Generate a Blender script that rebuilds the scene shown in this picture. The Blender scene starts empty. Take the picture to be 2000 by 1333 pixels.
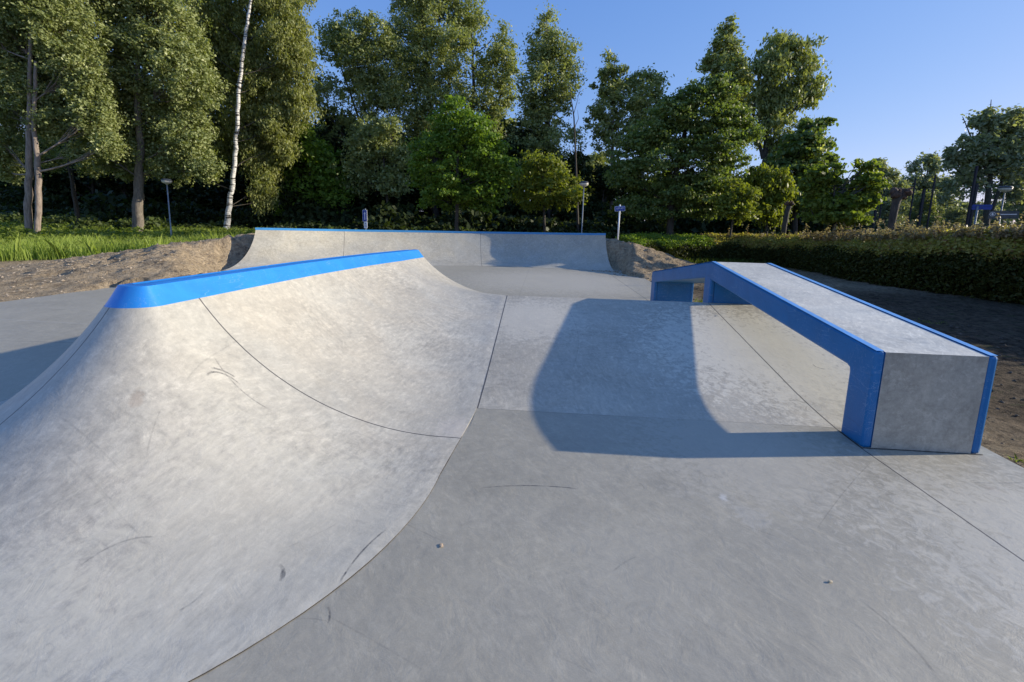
import bpy, bmesh, math, random
import numpy as np
from mathutils import Vector, Matrix
random.seed(7)
RNG = np.random.default_rng(11)
C = bpy.context.scene.collection
pi = math.pi

# ---------------------------------------------------------------- camera
F, Y0, HC = 852.8, 573.35, 1.55
PITCH = math.atan((Y0 - 445.15) / F); ROLL = .0257; YAW = .069
def cam_axes():
    f = Vector((0, math.cos(PITCH), -math.sin(PITCH))); r = Vector((1, 0, 0)); u = r.cross(f)
    r2 = r * math.cos(ROLL) + u * math.sin(ROLL); u2 = u * math.cos(ROLL) - r * math.sin(ROLL)
    rot = Matrix.Rotation(YAW, 3, 'Z')
    return rot @ f, rot @ r2, rot @ u2
CF, CR, CU = cam_axes()
def at(x, y, v):                       # the real point seen at photo pixel (x, y) at forward distance v
    d = CF * F + CR * (x - 1000) + CU * (Y0 - y)
    return Vector((0, 0, HC)) + d * (v / d.y)
cam = bpy.data.cameras.new('camera'); co = bpy.data.objects.new('camera', cam); C.objects.link(co)
cam.sensor_width = 36; cam.lens = F / 2000 * 36; cam.shift_y = -(666.5 - Y0) / 2000
cam.clip_start = .05; cam.clip_end = 2000
m = Matrix((CR, CU, -CF)).transposed().to_4x4(); m.translation = Vector((0, 0, HC)); co.matrix_world = m
bpy.context.scene.camera = co

# ---------------------------------------------------------------- light
SUN_AZ, SUN_EL = .142, .312
w = bpy.data.worlds.new("World"); bpy.context.scene.world = w; w.use_nodes = True
nt = w.node_tree; bg = nt.nodes['Background']; sky = nt.nodes.new('ShaderNodeTexSky')
sky.sky_type = 'NISHITA'; sky.sun_disc = False; sky.sun_elevation = SUN_EL; sky.sun_rotation = pi / 2 - SUN_AZ
sky.air_density = 1.0; sky.dust_density = .25; sky.ozone_density = 2.2; sky.altitude = 0
sp_ = nt.nodes.new('ShaderNodeSeparateColor'); cb_ = nt.nodes.new('ShaderNodeCombineColor'); nt.links.new(sky.outputs[0], sp_.inputs[0])
for i, (g_, k_) in enumerate(((.85, .82), (.60, 1.22), (.36, 2.62))):   # clear late-day air: even out the sky towards the sun
    a_ = nt.nodes.new('ShaderNodeMath'); a_.operation = 'POWER'; nt.links.new(sp_.outputs[i], a_.inputs[0]); a_.inputs[1].default_value = g_
    b_ = nt.nodes.new('ShaderNodeMath'); b_.operation = 'MULTIPLY'; nt.links.new(a_.outputs[0], b_.inputs[0]); b_.inputs[1].default_value = k_
    nt.links.new(b_.outputs[0], cb_.inputs[i])
nt.links.new(cb_.outputs[0], bg.inputs[0]); bg.inputs[1].default_value = .15
sl = bpy.data.lights.new('sun', 'SUN'); so = bpy.data.objects.new('sun', sl); C.objects.link(so)
sl.energy = 4.8; sl.angle = math.radians(.55); sl.color = (1, .90, .73)
sd = Vector((math.cos(SUN_EL) * math.cos(SUN_AZ), math.cos(SUN_EL) * math.sin(SUN_AZ), math.sin(SUN_EL)))
so.rotation_euler = sd.to_track_quat('Z', 'Y').to_euler()
vs = bpy.context.scene.view_settings
vs.view_transform = 'Standard'; vs.look = 'None'; vs.exposure = .38; vs.gamma = 1
cy = bpy.context.scene.cycles; cy.max_bounces = 5; cy.diffuse_bounces = 3; cy.glossy_bounces = 2; cy.transmission_bounces = 3

# ---------------------------------------------------------------- node helper
class N:
    def __init__(s, name):
        s.m = bpy.data.materials.new(name); s.m.use_nodes = True; s.t = s.m.node_tree
        s.p = s.t.nodes['Principled BSDF']; s.out = s.t.nodes['Material Output']
    def new(s, typ, **k):
        n = s.t.nodes.new(typ)
        for a, b in k.items(): setattr(n, a, b)
        return n
    def link(s, a, b): s.t.links.new(a, b)
    def _in(s, sock, v):
        if v is None: return
        if isinstance(v, bpy.types.NodeSocket): s.link(v, sock)
        else: sock.default_value = v
    def pos(s): return s.new('ShaderNodeNewGeometry').outputs['Position']
    def sep(s, v):
        n = s.new('ShaderNodeSeparateXYZ'); s._in(n.inputs[0], v); return n.outputs
    def comb(s, x, y, z):
        n = s.new('ShaderNodeCombineXYZ')
        for i, q in enumerate((x, y, z)): s._in(n.inputs[i], q)
        return n.outputs[0]
    def math(s, op, a, b=None, c=None, clamp=False):
        n = s.new('ShaderNodeMath', operation=op, use_clamp=clamp)
        for i, q in enumerate((a, b, c)): s._in(n.inputs[i], q)
        return n.outputs[0]
    def vmath(s, op, a, b=None, out=0):
        n = s.new('ShaderNodeVectorMath', operation=op)
        s._in(n.inputs[0], a)
        if b is not None: s._in(n.inputs[1], b)
        return n.outputs[out]
    def noise(s, v, scale, detail=4, rough=.55, dist=0., out=0):
        n = s.new('ShaderNodeTexNoise'); s._in(n.inputs['Vector'], v)
        n.inputs['Scale'].default_value = scale; n.inputs['Detail'].default_value = detail
        n.inputs['Roughness'].default_value = rough; n.inputs['Distortion'].default_value = dist
        return n.outputs[out]
    def vor(s, v, scale, feature='F1', out='Distance'):
        n = s.new('ShaderNodeTexVoronoi', feature=feature); s._in(n.inputs['Vector'], v); n.inputs['Scale'].default_value = scale
        return n.outputs[out]
    def map(s, v, a, b, c=0., d=1., smooth=False):
        n = s.new('ShaderNodeMapRange'); n.interpolation_type = 'SMOOTHSTEP' if smooth else 'LINEAR'
        for i, q in enumerate((v, a, b, c, d)): s._in(n.inputs[i], q)
        return n.outputs[0]
    def mix(s, f, a, b, typ='MIX'):
        n = s.new('ShaderNodeMix', data_type='RGBA', blend_type=typ)
        s._in(n.inputs[0], f)
        for i, q in ((6, a), (7, b)):
            s._in(n.inputs[i], tuple(q) + (1,) if isinstance(q, (tuple, list)) and len(q) == 3 else q)
        return n.outputs[2]
    def scale(s, v, k): return s.vmath('MULTIPLY', v, k)
    def bump(s, h, strength, dist, base=None):
        n = s.new('ShaderNodeBump'); s._in(n.inputs['Height'], h)
        n.inputs['Strength'].default_value = strength; n.inputs['Distance'].default_value = dist
        if base is not None: s.link(base, n.inputs['Normal'])
        return n.outputs[0]
    def attr(s, name, out='Fac'):
        n = s.new('ShaderNodeAttribute'); n.attribute_name = name; return n.outputs[out]
    def seg(s, P, a, b, w, soft=.004):
        """mask 1 on the plan segment a-b (vertical projection)"""
        a = Vector(a); b = Vector(b); d = b - a; L = d.length; d.normalize()
        q = s.vmath('SUBTRACT', P, (a.x, a.y, 0))
        al = s.vmath('DOT_PRODUCT', q, (d.x, d.y, 0), 1); ac = s.vmath('DOT_PRODUCT', q, (-d.y, d.x, 0), 1)
        m1 = s.map(s.math('ABSOLUTE', ac), w, w + soft, 1, 0)
        m2 = s.map(s.math('ABSOLUTE', s.math('SUBTRACT', al, L / 2)), L / 2, L / 2 + .01, 1, 0)
        return s.math('MULTIPLY', m1, m2)
    def arc(s, P, p1, p2, p3, w, soft=.004):
        """mask 1 on the plan arc through three points"""
        ax, ay = p1; bx, by = p2; cx, cy = p3
        D = 2 * (ax * (by - cy) + bx * (cy - ay) + cx * (ay - by))
        ux = ((ax*ax+ay*ay)*(by-cy) + (bx*bx+by*by)*(cy-ay) + (cx*cx+cy*cy)*(ay-by)) / D
        uy = ((ax*ax+ay*ay)*(cx-bx) + (bx*bx+by*by)*(ax-cx) + (cx*cx+cy*cy)*(bx-ax)) / D
        R = math.hypot(ax - ux, ay - uy); h = math.hypot(ax - cx, ay - cy) / 2
        P2 = s.vmath('MULTIPLY', P, (1, 1, 0))
        r = s.vmath('DISTANCE', P2, (ux, uy, 0), 1)
        m1 = s.map(s.math('ABSOLUTE', s.math('SUBTRACT', r, R)), w, w + soft, 1, 0)
        r2 = s.vmath('DISTANCE', P2, (bx, by, 0), 1)
        return s.math('MULTIPLY', m1, s.map(r2, h * .8, h * 1.05, 1, 0))

def concrete(name, col, warm=(1, .97, .93), seed=0., contrast=1., lines=(), arcs=(), blobs=(), rough=.5, patch=1.0, joint=(.05, .045, .04)):
    n = N(name); P = n.pos()
    Q = n.vmath('ADD', P, (seed * 13.1, seed * 7.7, seed * 3.3))
    # trowel patches: streak direction changes from patch to patch
    warp = n.scale(n.vmath('SUBTRACT', n.noise(Q, 2.2, 3, .6, 0, 1), (.5, .5, .5)), (.3, .3, .3))
    Qw = n.vmath('ADD', Q, warp)
    def turned(v, a):
        r = n.new('ShaderNodeVectorRotate', rotation_type='Z_AXIS'); n._in(r.inputs['Vector'], v); r.inputs['Angle'].default_value = a
        return r.outputs[0]
    sel = n.map(n.noise(Q, 1.15, 3, .6, .3), .44, .56)
    ra = turned(Q, .55 + seed * .4); rb = turned(Q, -.75 + seed * .3)
    stA = n.noise(n.scale(ra, (4, 12, 8)), 2.6, 5, .68, .12); stB = n.noise(n.scale(rb, (4, 13, 8)), 2.3, 5, .68, .12)
    mxf = n.new('ShaderNodeMix', data_type='FLOAT'); n._in(mxf.inputs[0], sel); n._in(mxf.inputs[2], stA); n._in(mxf.inputs[3], stB); st = mxf.outputs[0]
    st2 = n.noise(n.scale(rb, (14, 5, 8)), 3.2, 3, .65, .1)
    big = n.noise(Q, .5, 3, .55, .6); med = n.noise(Qw, 2.6, 4, .6, .5); mott = n.noise(Qw, 11, 4, .68, .35)
    fine = n.noise(Q, 42, 3, .7, .3); grain = n.noise(Q, 170, 1, .6)
    k = contrast; reg = n.map(n.noise(Q, .75, 3, .6, .4), .34, .66, .35, 1.35)
    f = n.math('ADD', n.map(big, .3, .7, -.12 * k, .12 * k), n.map(med, .3, .7, -.13 * k, .13 * k))
    f = n.math('ADD', f, n.math('MULTIPLY', reg, n.map(mott, .3, .7, -.15 * k, .15 * k)))
    f = n.math('ADD', f, n.math('MULTIPLY', reg, n.map(st, .28, .72, -.21 * k * patch, .21 * k * patch)))
    f = n.math('ADD', f, n.map(st2, .3, .7, -.09 * k * patch, .09 * k * patch))
    f = n.math('ADD', f, n.map(fine, .28, .72, -.10 * k, .10 * k))
    f = n.math('ADD', f, n.map(grain, .2, .8, -.07, .07))
    # pale lime bloom with ragged edges, dark pores
    bl = n.map(n.noise(n.scale(ra, (6, 13, 9)), 1.5, 6, .78, .3), .545, .60, 0, .22 * k)
    f = n.math('ADD', f, bl)
    pores = n.map(n.vor(Q, 26), .0, .03, -.4, 0)
    pm = n.map(n.noise(Q, 5, 1), .50, .58, 0, 1)
    f = n.math('ADD', f, n.math('MULTIPLY', pores, pm))
    # hair scratches
    for i, (sc, a) in enumerate((((3, 60, 3), .4), ((48, 2.6, 3), .9))):
        r2 = n.new('ShaderNodeVectorRotate', rotation_type='Z_AXIS'); n._in(r2.inputs['Vector'], Q); r2.inputs['Angle'].default_value = a
        h = n.noise(n.scale(r2.outputs[0], sc), 1.0, 2, .5)
        h = n.map(n.math('ABSOLUTE', n.math('SUBTRACT', h, .5)), 0, .006, -.10 * k, 0)
        f = n.math('ADD', f, n.math('MULTIPLY', h, n.map(n.noise(Q, 1.1 + i, 3), .5, .62, 0, 1)))
    f = n.math('ADD', f, 1.0)
    hue = n.mix(n.map(n.noise(Q, 1.3, 4, .6, 1), .35, .65), tuple(col), tuple(c * x for c, x in zip(col, warm)))
    c = n.mix(1.0, hue, n.comb(f, f, f), 'MULTIPLY')
    for (px, py, r, colr, amt) in blobs:
        d = n.vmath('DISTANCE', n.vmath('MULTIPLY', P, (1, 1, 0)), (px, py, 0), 1)
        ms = n.map(n.math('ADD', d, n.map(n.noise(Q, 14, 6, .7, 1), 0, 1, -r * 1.1, r * 1.1)), r * .45, r * .8, amt, 0)
        c = n.mix(ms, c, colr)
    brk = n.map(n.noise(Q, 22, 4, .7), .38, .6, .25, 1)
    for (a, b_, c_, wd, amt) in arcs:
        c = n.mix(n.math('MULTIPLY', n.math('MULTIPLY', n.arc(P, a, b_, c_, wd), brk), amt), c, (.03, .03, .03))
    grooves = None
    for ln in lines:
        a, b_, wd, amt = ln[:4]; cc = ln[4] if len(ln) > 4 else joint
        wob = n.scale(n.vmath('SUBTRACT', n.noise(Q, 9, 4, .6, 0, 1), (.5, .5, .5)), (.006, .006, 0))
        ms = n.seg(n.vmath('ADD', P, wob), a, b_, wd)
        c = n.mix(n.math('MULTIPLY', ms, amt), c, cc)
        # chalky worn rim next to the saw cut
        rim = n.math('MULTIPLY', n.seg(n.vmath('ADD', P, wob), a, b_, wd * 2.6, .008), n.map(n.noise(Q, 6, 4, .7), .4, .6, 0, .2 * amt))
        c = n.mix(n.math('SUBTRACT', rim, ms, clamp=True), c, (.62, .6, .55))
    n.link(c, n.p.inputs['Base Color'])
    n._in(n.p.inputs['Roughness'], n.map(n.math('ADD', st, med), .7, 1.3, rough + .02, rough + .16))
    n.p.inputs['Specular IOR Level'].default_value = .8; n.p.inputs['IOR'].default_value = 1.55
    hsum = n.noise(Q, 7.5, 5, .68, .5)
    n.link(n.bump(hsum, .6, .006), n.p.inputs['Normal'])
    return n.m

def simple(name, col, rough=.5, metal=0., var=.12, vs_=8., bump=0.):
    n = N(name); P = n.pos()
    f = n.map(n.noise(P, vs_, 5, .6), .3, .7, 1 - var, 1 + var)
    n.link(n.mix(1.0, tuple(col) + (1,), n.comb(f, f, f), 'MULTIPLY'), n.p.inputs['Base Color'])
    n.p.inputs['Roughness'].default_value = rough; n.p.inputs['Metallic'].default_value = metal
    if bump: n.link(n.bump(n.noise(P, vs_ * 3, 5, .65), .6, bump), n.p.inputs['Normal'])
    return n.m

def paint(name, col, scuff=.5, streak=(1, 1, 1)):
    n = N(name); P = n.pos()
    a = n.noise(P, 3, 5, .6, 1); f = n.map(a, .3, .7, .9, 1.1)
    c = n.mix(1.0, tuple(col) + (1,), n.comb(f, f, f), 'MULTIPLY')
    s1 = n.noise(n.scale(P, streak), 9, 6, .7, .4)
    c = n.mix(n.map(s1, .64, .74, 0, scuff * .3), c, (.16, .34, .52))
    s2 = n.noise(n.scale(n.vmath('ADD', P, (4, 2, 7)), streak), 14, 7, .72, 1)
    c = n.mix(n.map(s2, .6, .7, 0, scuff * .8), c, (.006, .035, .09))
    for q_, (sc_, off_) in enumerate((((1.2, 26, 9), 3), ((20, 1.6, 7), 8), ((9, 9, 30), 5))):   # thin pale scrapes
        hh_ = n.noise(n.scale(n.vmath('ADD', P, (off_, off_ * 2, 0)), sc_), 1.3, 3, .55)
        ln_ = n.map(n.math('ABSOLUTE', n.math('SUBTRACT', hh_, .5)), 0, .007, .75, 0)
        c = n.mix(n.math('MULTIPLY', n.math('MULTIPLY', ln_, n.map(n.noise(P, 2.3 + q_, 3), .5, .6, 0, 1)), scuff), c, (.42, .55, .68))
    n.link(c, n.p.inputs['Base Color']); n.p.inputs['Roughness'].default_value = .42
    n.link(n.bump(n.noise(P, 40, 5, .6), .25, .003), n.p.inputs['Normal'])
    return n.m

def leafmat(name, c1, c2, trans=.35, gloss=.25, hot=None, tint=(1.5, 1.55, .55, 1)):
    """c1..c2: leaf colours picked by the per-leaf attribute"""
    n = N(name); r = n.attr('rnd'); P = n.pos()
    k = n.math('ADD', n.math('MULTIPLY', r, .6), n.math('MULTIPLY', n.noise(P, .35, 3), .5), clamp=True)
    c = n.mix(k, c1, c2)
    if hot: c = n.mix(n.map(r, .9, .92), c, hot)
    n.link(c, n.p.inputs['Base Color']); n.p.inputs['Roughness'].default_value = .5
    n.p.inputs['Specular IOR Level'].default_value = gloss
    tr = n.new('ShaderNodeBsdfTranslucent')
    n.link(n.mix(1.0, c, tint, 'MULTIPLY'), tr.inputs[0])
    mx = n.new('ShaderNodeMixShader'); mx.inputs[0].default_value = trans
    n.link(n.p.outputs[0], mx.inputs[1]); n.link(tr.outputs[0], mx.inputs[2]); n.link(mx.outputs[0], n.out.inputs[0])
    return n.m

def barkmat(name, c1, c2, scale=(6, 6, 1.2), birch=False):
    n = N(name); P = n.pos()
    a = n.noise(n.scale(P, scale), 2.5, 6, .65, .4)
    c = n.mix(n.map(a, .35, .65), c1, c2)
    if birch:
        b = n.noise(n.scale(P, (1.2, 1.2, 9)), 1.6, 4, .6, .2)
        c = n.mix(n.map(b, .52, .58), c, (.03, .028, .025))
        z = n.sep(P)[2]
        c = n.mix(n.math('MULTIPLY', n.map(z, .5, 3.0, .75, 0), n.map(n.noise(P, 5, 5, .7), .42, .55)), c, (.05, .045, .04))
    n.link(c, n.p.inputs['Base Color']); n.p.inputs['Roughness'].default_value = .85
    n.link(n.bump(a, .8, .03), n.p.inputs['Normal'])
    return n.m

# ---------------------------------------------------------------- object helpers
def tag(o, label=None, cat=None, group=None, kind=None):
    if label: o['label'] = label
    if cat: o['category'] = cat
    if group: o['group'] = group
    if kind: o['kind'] = kind
    return o
def empty(name, loc, label=None, cat=None, group=None):
    o = bpy.data.objects.new(name, None); C.objects.link(o); o.location = loc; o.empty_display_size = .2
    return tag(o, label, cat, group)
def link(name, me, parent=None, mats=(), smooth=False):
    o = bpy.data.objects.new(name, me); C.objects.link(o)
    for m_ in mats: me.materials.append(m_)
    if smooth: me.polygons.foreach_set('use_smooth', [True] * len(me.polygons))
    if parent is not None:
        o.parent = parent; o.matrix_parent_inverse = Matrix.Identity(4)
    return o
def pyobj(name, verts, faces, mat, parent=None, smooth=False, origin=(0, 0, 0), mi=None):
    me = bpy.data.meshes.new(name)
    ox, oy, oz = origin
    me.from_pydata([(a - ox, b - oy, c - oz) for a, b, c in verts], [], faces)
    o = link(name, me, parent, mat if isinstance(mat, (list, tuple)) else [mat], smooth)
    if mi is not None: me.polygons.foreach_set('material_index', mi)
    me.update()
    return o
def quads(name, V, mat, parent=None, rnd=None, nv=4):
    """V: (n, nv, 3) numpy -> one mesh of loose faces with a per-face 'rnd' value"""
    n = len(V); me = bpy.data.meshes.new(name)
    me.vertices.add(n * nv); me.vertices.foreach_set('co', V.reshape(-1).astype(np.float32))
    me.loops.add(n * nv); me.loops.foreach_set('vertex_index', np.arange(n * nv, dtype=np.int32))
    me.polygons.add(n); me.polygons.foreach_set('loop_start', np.arange(0, n * nv, nv, dtype=np.int32))
    me.polygons.foreach_set('loop_total', np.full(n, nv, dtype=np.int32))
    at_ = me.attributes.new('rnd', 'FLOAT', 'FACE')
    at_.data.foreach_set('value', (RNG.random(n) if rnd is None else rnd).astype(np.float32))
    me.update(calc_edges=True)
    return link(name, me, parent, [mat])
class MB:
    def __init__(s): s.v = []; s.f = []
    def box(s, a, b):
        i = len(s.v); x0, y0, z0 = a; x1, y1, z1 = b
        s.v += [(x0,y0,z0),(x1,y0,z0),(x1,y1,z0),(x0,y1,z0),(x0,y0,z1),(x1,y0,z1),(x1,y1,z1),(x0,y1,z1)]
        s.f += [(i,i+3,i+2,i+1),(i+4,i+5,i+6,i+7),(i,i+1,i+5,i+4),(i+1,i+2,i+6,i+5),(i+2,i+3,i+7,i+6),(i+3,i,i+4,i+7)]
        return s
    def tube(s, pts, rad, n=8, cap=True):
        pts = [Vector(p) for p in pts]; i0 = len(s.v)
        if not isinstance(rad, (list, tuple)): rad = [rad] * len(pts)
        ref = Vector((1, .13, 0))
        for k, p in enumerate(pts):
            d = (pts[min(k + 1, len(pts) - 1)] - pts[max(k - 1, 0)]).normalized()
            a = d.cross(ref)
            if a.length < .1: a = d.cross(Vector((0, 1, 0)))
            a.normalize(); b = d.cross(a)
            for j in range(n):
                t = 2 * pi * j / n; q = p + (a * math.cos(t) + b * math.sin(t)) * rad[k]; s.v.append(tuple(q))
        for k in range(len(pts) - 1):
            for j in range(n):
                a = i0 + k * n + j; b = i0 + k * n + (j + 1) % n
                s.f.append((a, b, b + n, a + n))
        if cap:
            s.f.append(tuple(i0 + j for j in range(n))[::-1]); s.f.append(tuple(i0 + (len(pts) - 1) * n + j for j in range(n)))
        return s
    def build(s, name, mat, parent=None, smooth=False, bevel=0):
        o = pyobj(name, s.v, s.f, mat, parent, smooth)
        if bevel:
            md = o.modifiers.new('b', 'BEVEL'); md.width = bevel; md.segments = 3; md.limit_method = 'ANGLE'
        return o

# smooth value noise on numpy arrays
def _h(ix, iy, s):
    n = (ix * 374761393 + iy * 668265263 + s * 1442695041).astype(np.int64) & 0x7fffffff
    n = ((n ^ (n >> 13)) * 1274126177) & 0x7fffffff
    return ((n ^ (n >> 16)) & 0xffff) / 65535.0
def vn(x, y, s=0):
    ix = np.floor(x).astype(np.int64); iy = np.floor(y).astype(np.int64); fx = x - ix; fy = y - iy
    fx = fx * fx * (3 - 2 * fx); fy = fy * fy * (3 - 2 * fy)
    a = _h(ix, iy, s); b = _h(ix + 1, iy, s); c = _h(ix, iy + 1, s); d = _h(ix + 1, iy + 1, s)
    return (a * (1 - fx) + b * fx) * (1 - fy) + (c * (1 - fx) + d * fx) * fy - .5
def fbm(x, y, s=0, o=4):
    r = 0; a = 1.
    for k in range(o): r = r + a * vn(x * 2 ** k + 17.3 * k, y * 2 ** k - 9.1 * k, s + k); a *= .5
    return r

# ---------------------------------------------------------------- key dimensions (metres)
BANK0, CREST, BANK1, ZC = 3.514, 6.42, 9.30, .549
PADL, PADR = -9.65, 3.36
FOOTU = -.52
LIPH = 1.13
BS, BC = 3.05, 4.2                     # the bank eases out of the floor between these
BM = ZC / (CREST - (BS + BC) / 2)
def B(v):
    if v <= BS or v >= BANK1: return 0.
    if v < BC: return BM * (v - BS) ** 2 / (2 * (BC - BS))
    if v <= CREST: return ZC - BM * (CREST - v)
    return float(np.interp(v, [CREST, BANK1], [ZC, 0]))
R0, RUN0, H0 = 2.16, 1.87, 1.13
def prof(x):                            # 0 at the foot, 1 at the lip
    d = min(max(x, 0), 1) * RUN0
    return (R0 - math.sqrt(R0 * R0 - d * d)) / (R0 - math.sqrt(R0 * R0 - RUN0 * RUN0))

# back quarter pipe: foot path
def spline(pts, n):
    pts = [Vector(p) for p in pts]; P = [2 * pts[0] - pts[1]] + pts + [2 * pts[-1] - pts[-2]]; out = []
    for i in range(1, len(P) - 2):
        for k in range(n):
            t = k / n; a, b, c, d = P[i - 1], P[i], P[i + 1], P[i + 2]
            out.append(.5 * ((2 * b) + (c - a) * t + (2 * a - 5 * b + 4 * c - d) * t * t + (3 * b - a - 3 * c + d) * t ** 3))
    out.append(pts[-1]); return out
FOOT = spline([(-9.95, 12.75), (-8.4, 14.0), (-6.7, 15.25), (-4.9, 16.35), (-3.3, 17.02), (-1.9, 17.33), (-.5, 17.35), (1.1, 17.1), (2.76, 16.77)], 8)
NRM = []
for i, p in enumerate(FOOT):
    d = (FOOT[min(i + 1, len(FOOT) - 1)] - FOOT[max(i - 1, 0)]).normalized(); NRM.append(Vector((-d.y, d.x)))
for i_ in range(26):
    w_ = max(0, 1 - i_ / 25); w_ = w_ * w_ * (3 - 2 * w_); NRM[i_] = (NRM[i_] * (1 - w_) + Vector((.06, 1)) * w_).normalized()
for i_, w_ in ((-1, 1.), (-2, .85), (-3, .7), (-4, .5), (-5, .3)): NRM[i_] = (NRM[i_] * (1 - w_) + Vector((-.13, .99)) * w_).normalized()
WRUN = 1.7
def wallz(i): return float(np.interp(FOOT[i].x, [-9.8, -6.5, -2.5, 2.7], [1.31, 1.30, 1.325, 1.40]))
WR = (WRUN ** 2 + 1.33 ** 2) / (2 * 1.33)
def wprof(s): return (WR - math.sqrt(WR * WR - s * s)) / 1.33

# ---------------------------------------------------------------- terrain
FA = np.array([(p.x, p.y) for p in FOOT]); NA = np.array([(n.x, n.y) for n in NRM])
LA = FA + NA * (WRUN + .35)
def ground(u, v, detail=True):
    """terrain height (numpy arrays) and the sand mask"""
    u = np.asarray(u, float); v = np.asarray(v, float); sh = u.shape; U = u.ravel(); V = v.ravel()
    near = (U > -22) & (U < 12) & (V > 8) & (V < 30)
    D = np.full(U.shape, 99.); Sg = np.full(U.shape, 99.); K = np.zeros(U.shape, int); End = np.full(U.shape, 9.)
    idx = np.where(near)[0]
    if len(idx):
        q = np.stack([U[idx], V[idx]], 1)
        best = np.full(len(idx), 1e9); bs = np.zeros(len(idx)); bk = np.zeros(len(idx), int); bl = np.full(len(idx), 1e9); be = np.zeros(len(idx))
        for k in range(len(FA) - 1):
            a = FA[k]; b = FA[k + 1]; d = b - a; L = np.hypot(*d); d = d / L; nn = np.array([-d[1], d[0]])
            r = q - a; t = r @ d; s = r @ nn; tc = np.clip(t, 0, L); dist = np.hypot(t - tc, s)
            out = np.where((k == 0) & (t < 0), -t, np.where((k == len(FA) - 2) & (t > L), t - L, 0))
            mk = dist < best; best = np.where(mk, dist, best); bs = np.where(mk, s, bs); bk = np.where(mk, k, bk); be = np.where(mk, out, be)
            a2 = LA[k]; b2 = LA[k + 1]; d2 = b2 - a2; L2 = np.hypot(*d2); d2 = d2 / L2; r2 = q - a2
            t2 = np.clip(r2 @ d2, 0, L2); bl = np.minimum(bl, np.hypot(r2[:, 0] - t2 * d2[0], r2[:, 1] - t2 * d2[1]))
        D[idx] = bl; Sg[idx] = bs; K[idx] = bk; End[idx] = be
    rr_ = (U > 2.9) & (V < 18.4) & (V > 8) & (U < 12); D = np.where(rr_, np.hypot(U - 2.9, (V - 18.6) * 1.15) + .35, D)
    left = U < -3
    Lm = np.where(left, 6.6, 5.0) + 1.1 * vn(U * .5, V * .5, 3)
    t = np.clip(1 - np.maximum(D - .5, 0) / Lm, 0, 1)
    h = np.where(U < -3, np.interp(U, [-14, -10.4, -9.2, -3], [1.12, 1.14, 1.2, 1.24]), 1.24) * (t ** 1.25)
    # keep it under the curved concrete, and let it meet the two ends
    s = np.clip(Sg, 0, WRUN); pr = 1.32 * (WR - np.sqrt(WR * WR - s * s)) / 1.33
    inside = End <= 0.001
    cover = np.where(Sg < WRUN - .02, pr - .16, 1.16)
    h = np.where((D < 90) & inside, np.minimum(h, cover), h)
    e = np.clip((End - .02) / np.where(U > 0, .7, 1.2), 0, 1); e = e * e * (3 - 2 * e)
    endz = np.where(Sg < WRUN, pr - .05, 1.15)
    h = np.where((D < 90) & ~inside & (Sg > -3), np.minimum(h, endz * (1 - e) + h * e + .02), h)
    h = np.where((D < 90) & (Sg < 0) & inside, -.08, h)
    inpad = (U > PADL) & (U < PADR) & (V > -6) & (V < 17.45)
    edge = np.minimum(np.minimum(U - PADL, PADR - U), 20)
    rough = .035 * fbm(U * 1.3, V * 1.3, 5, 4) + .03 * vn(U * 4.2, V * 4.2, 9)
    clod = np.clip(h * 1.6, 0, 1)
    rid = 1 - 2 * np.abs(fbm(U * 1.9 + V * .7, V * 1.9 - U * .5, 21, 4))
    rough = rough + (.06 + .22 * clod) * (rid - .62) * .6 + (.014 + clod * .05) * vn(U * 5.2, V * 6.5, 31) + (.02 + .10 * clod) * (.35 - np.abs(vn(U * 2.1 + V * .9, V * 3.4 - U * .8, 57)) * 2)
    far = np.clip((np.hypot(U, V) - 45) / 60, 0, 1)
    h = h - .035 + rough * (1 - far)
    rim = np.clip(edge / .35, 0, 1)
    h = np.where(inpad & (h < .12), np.minimum(h, .016 - rim * .13 + rough * .3 + .05 * vn(U * 2.2, V * 2.2, 91)), h)
    h = np.where(inpad & inside & (Sg < -.1), np.minimum(h, -.10), h)
    h = np.where((U > -12) & (U < 6) & (V < 3.), np.minimum(h, -.02), h)
    # the ground to the right dips gently to the hedge
    return h.reshape(sh), D.reshape(sh)
def gz(u, v): return float(ground(np.array([u]), np.array([v]))[0][0])

def axis(lo, hi, d, out_lo, out_hi, g=1.22):
    a = list(np.arange(lo, hi + d * .5, d)); s = d; x = a[-1]
    while x < out_hi: s *= g; x += s; a.append(x)
    s = d; x = a[0]; b = []
    while x > out_lo: s *= g; x -= s; b.append(x)
    return np.array(b[::-1] + a)
ax_u = np.concatenate([axis(-24, 9.4, .115, -900, 9.4 + .01, 1.22)]); ax_v = axis(1.0, 25.0, .115, -300, 1200)
ax_u = np.concatenate([ax_u[ax_u <= 9.45], axis(9.5, 9.6, .115, 9.5, 900)])
GU, GV = np.meshgrid(ax_u, ax_v); GZ, GD = ground(GU, GV)
nv_, nu_ = GU.shape
me = bpy.data.meshes.new('ground'); me.vertices.add(nu_ * nv_)
me.vertices.foreach_set('co', np.stack([GU, GV, GZ], -1).reshape(-1).astype(np.float32))
ii = (np.arange(nv_ - 1)[:, None] * nu_ + np.arange(nu_ - 1)[None]).ravel()
fc = np.stack([ii, ii + 1, ii + nu_ + 1, ii + nu_], 1).astype(np.int32); nf = len(fc)
me.loops.add(nf * 4); me.loops.foreach_set('vertex_index', fc.ravel()); me.polygons.add(nf)
me.polygons.foreach_set('loop_start', np.arange(0, nf * 4, 4, dtype=np.int32)); me.polygons.foreach_set('loop_total', np.full(nf, 4, dtype=np.int32))
me.update(calc_edges=True)
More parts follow.
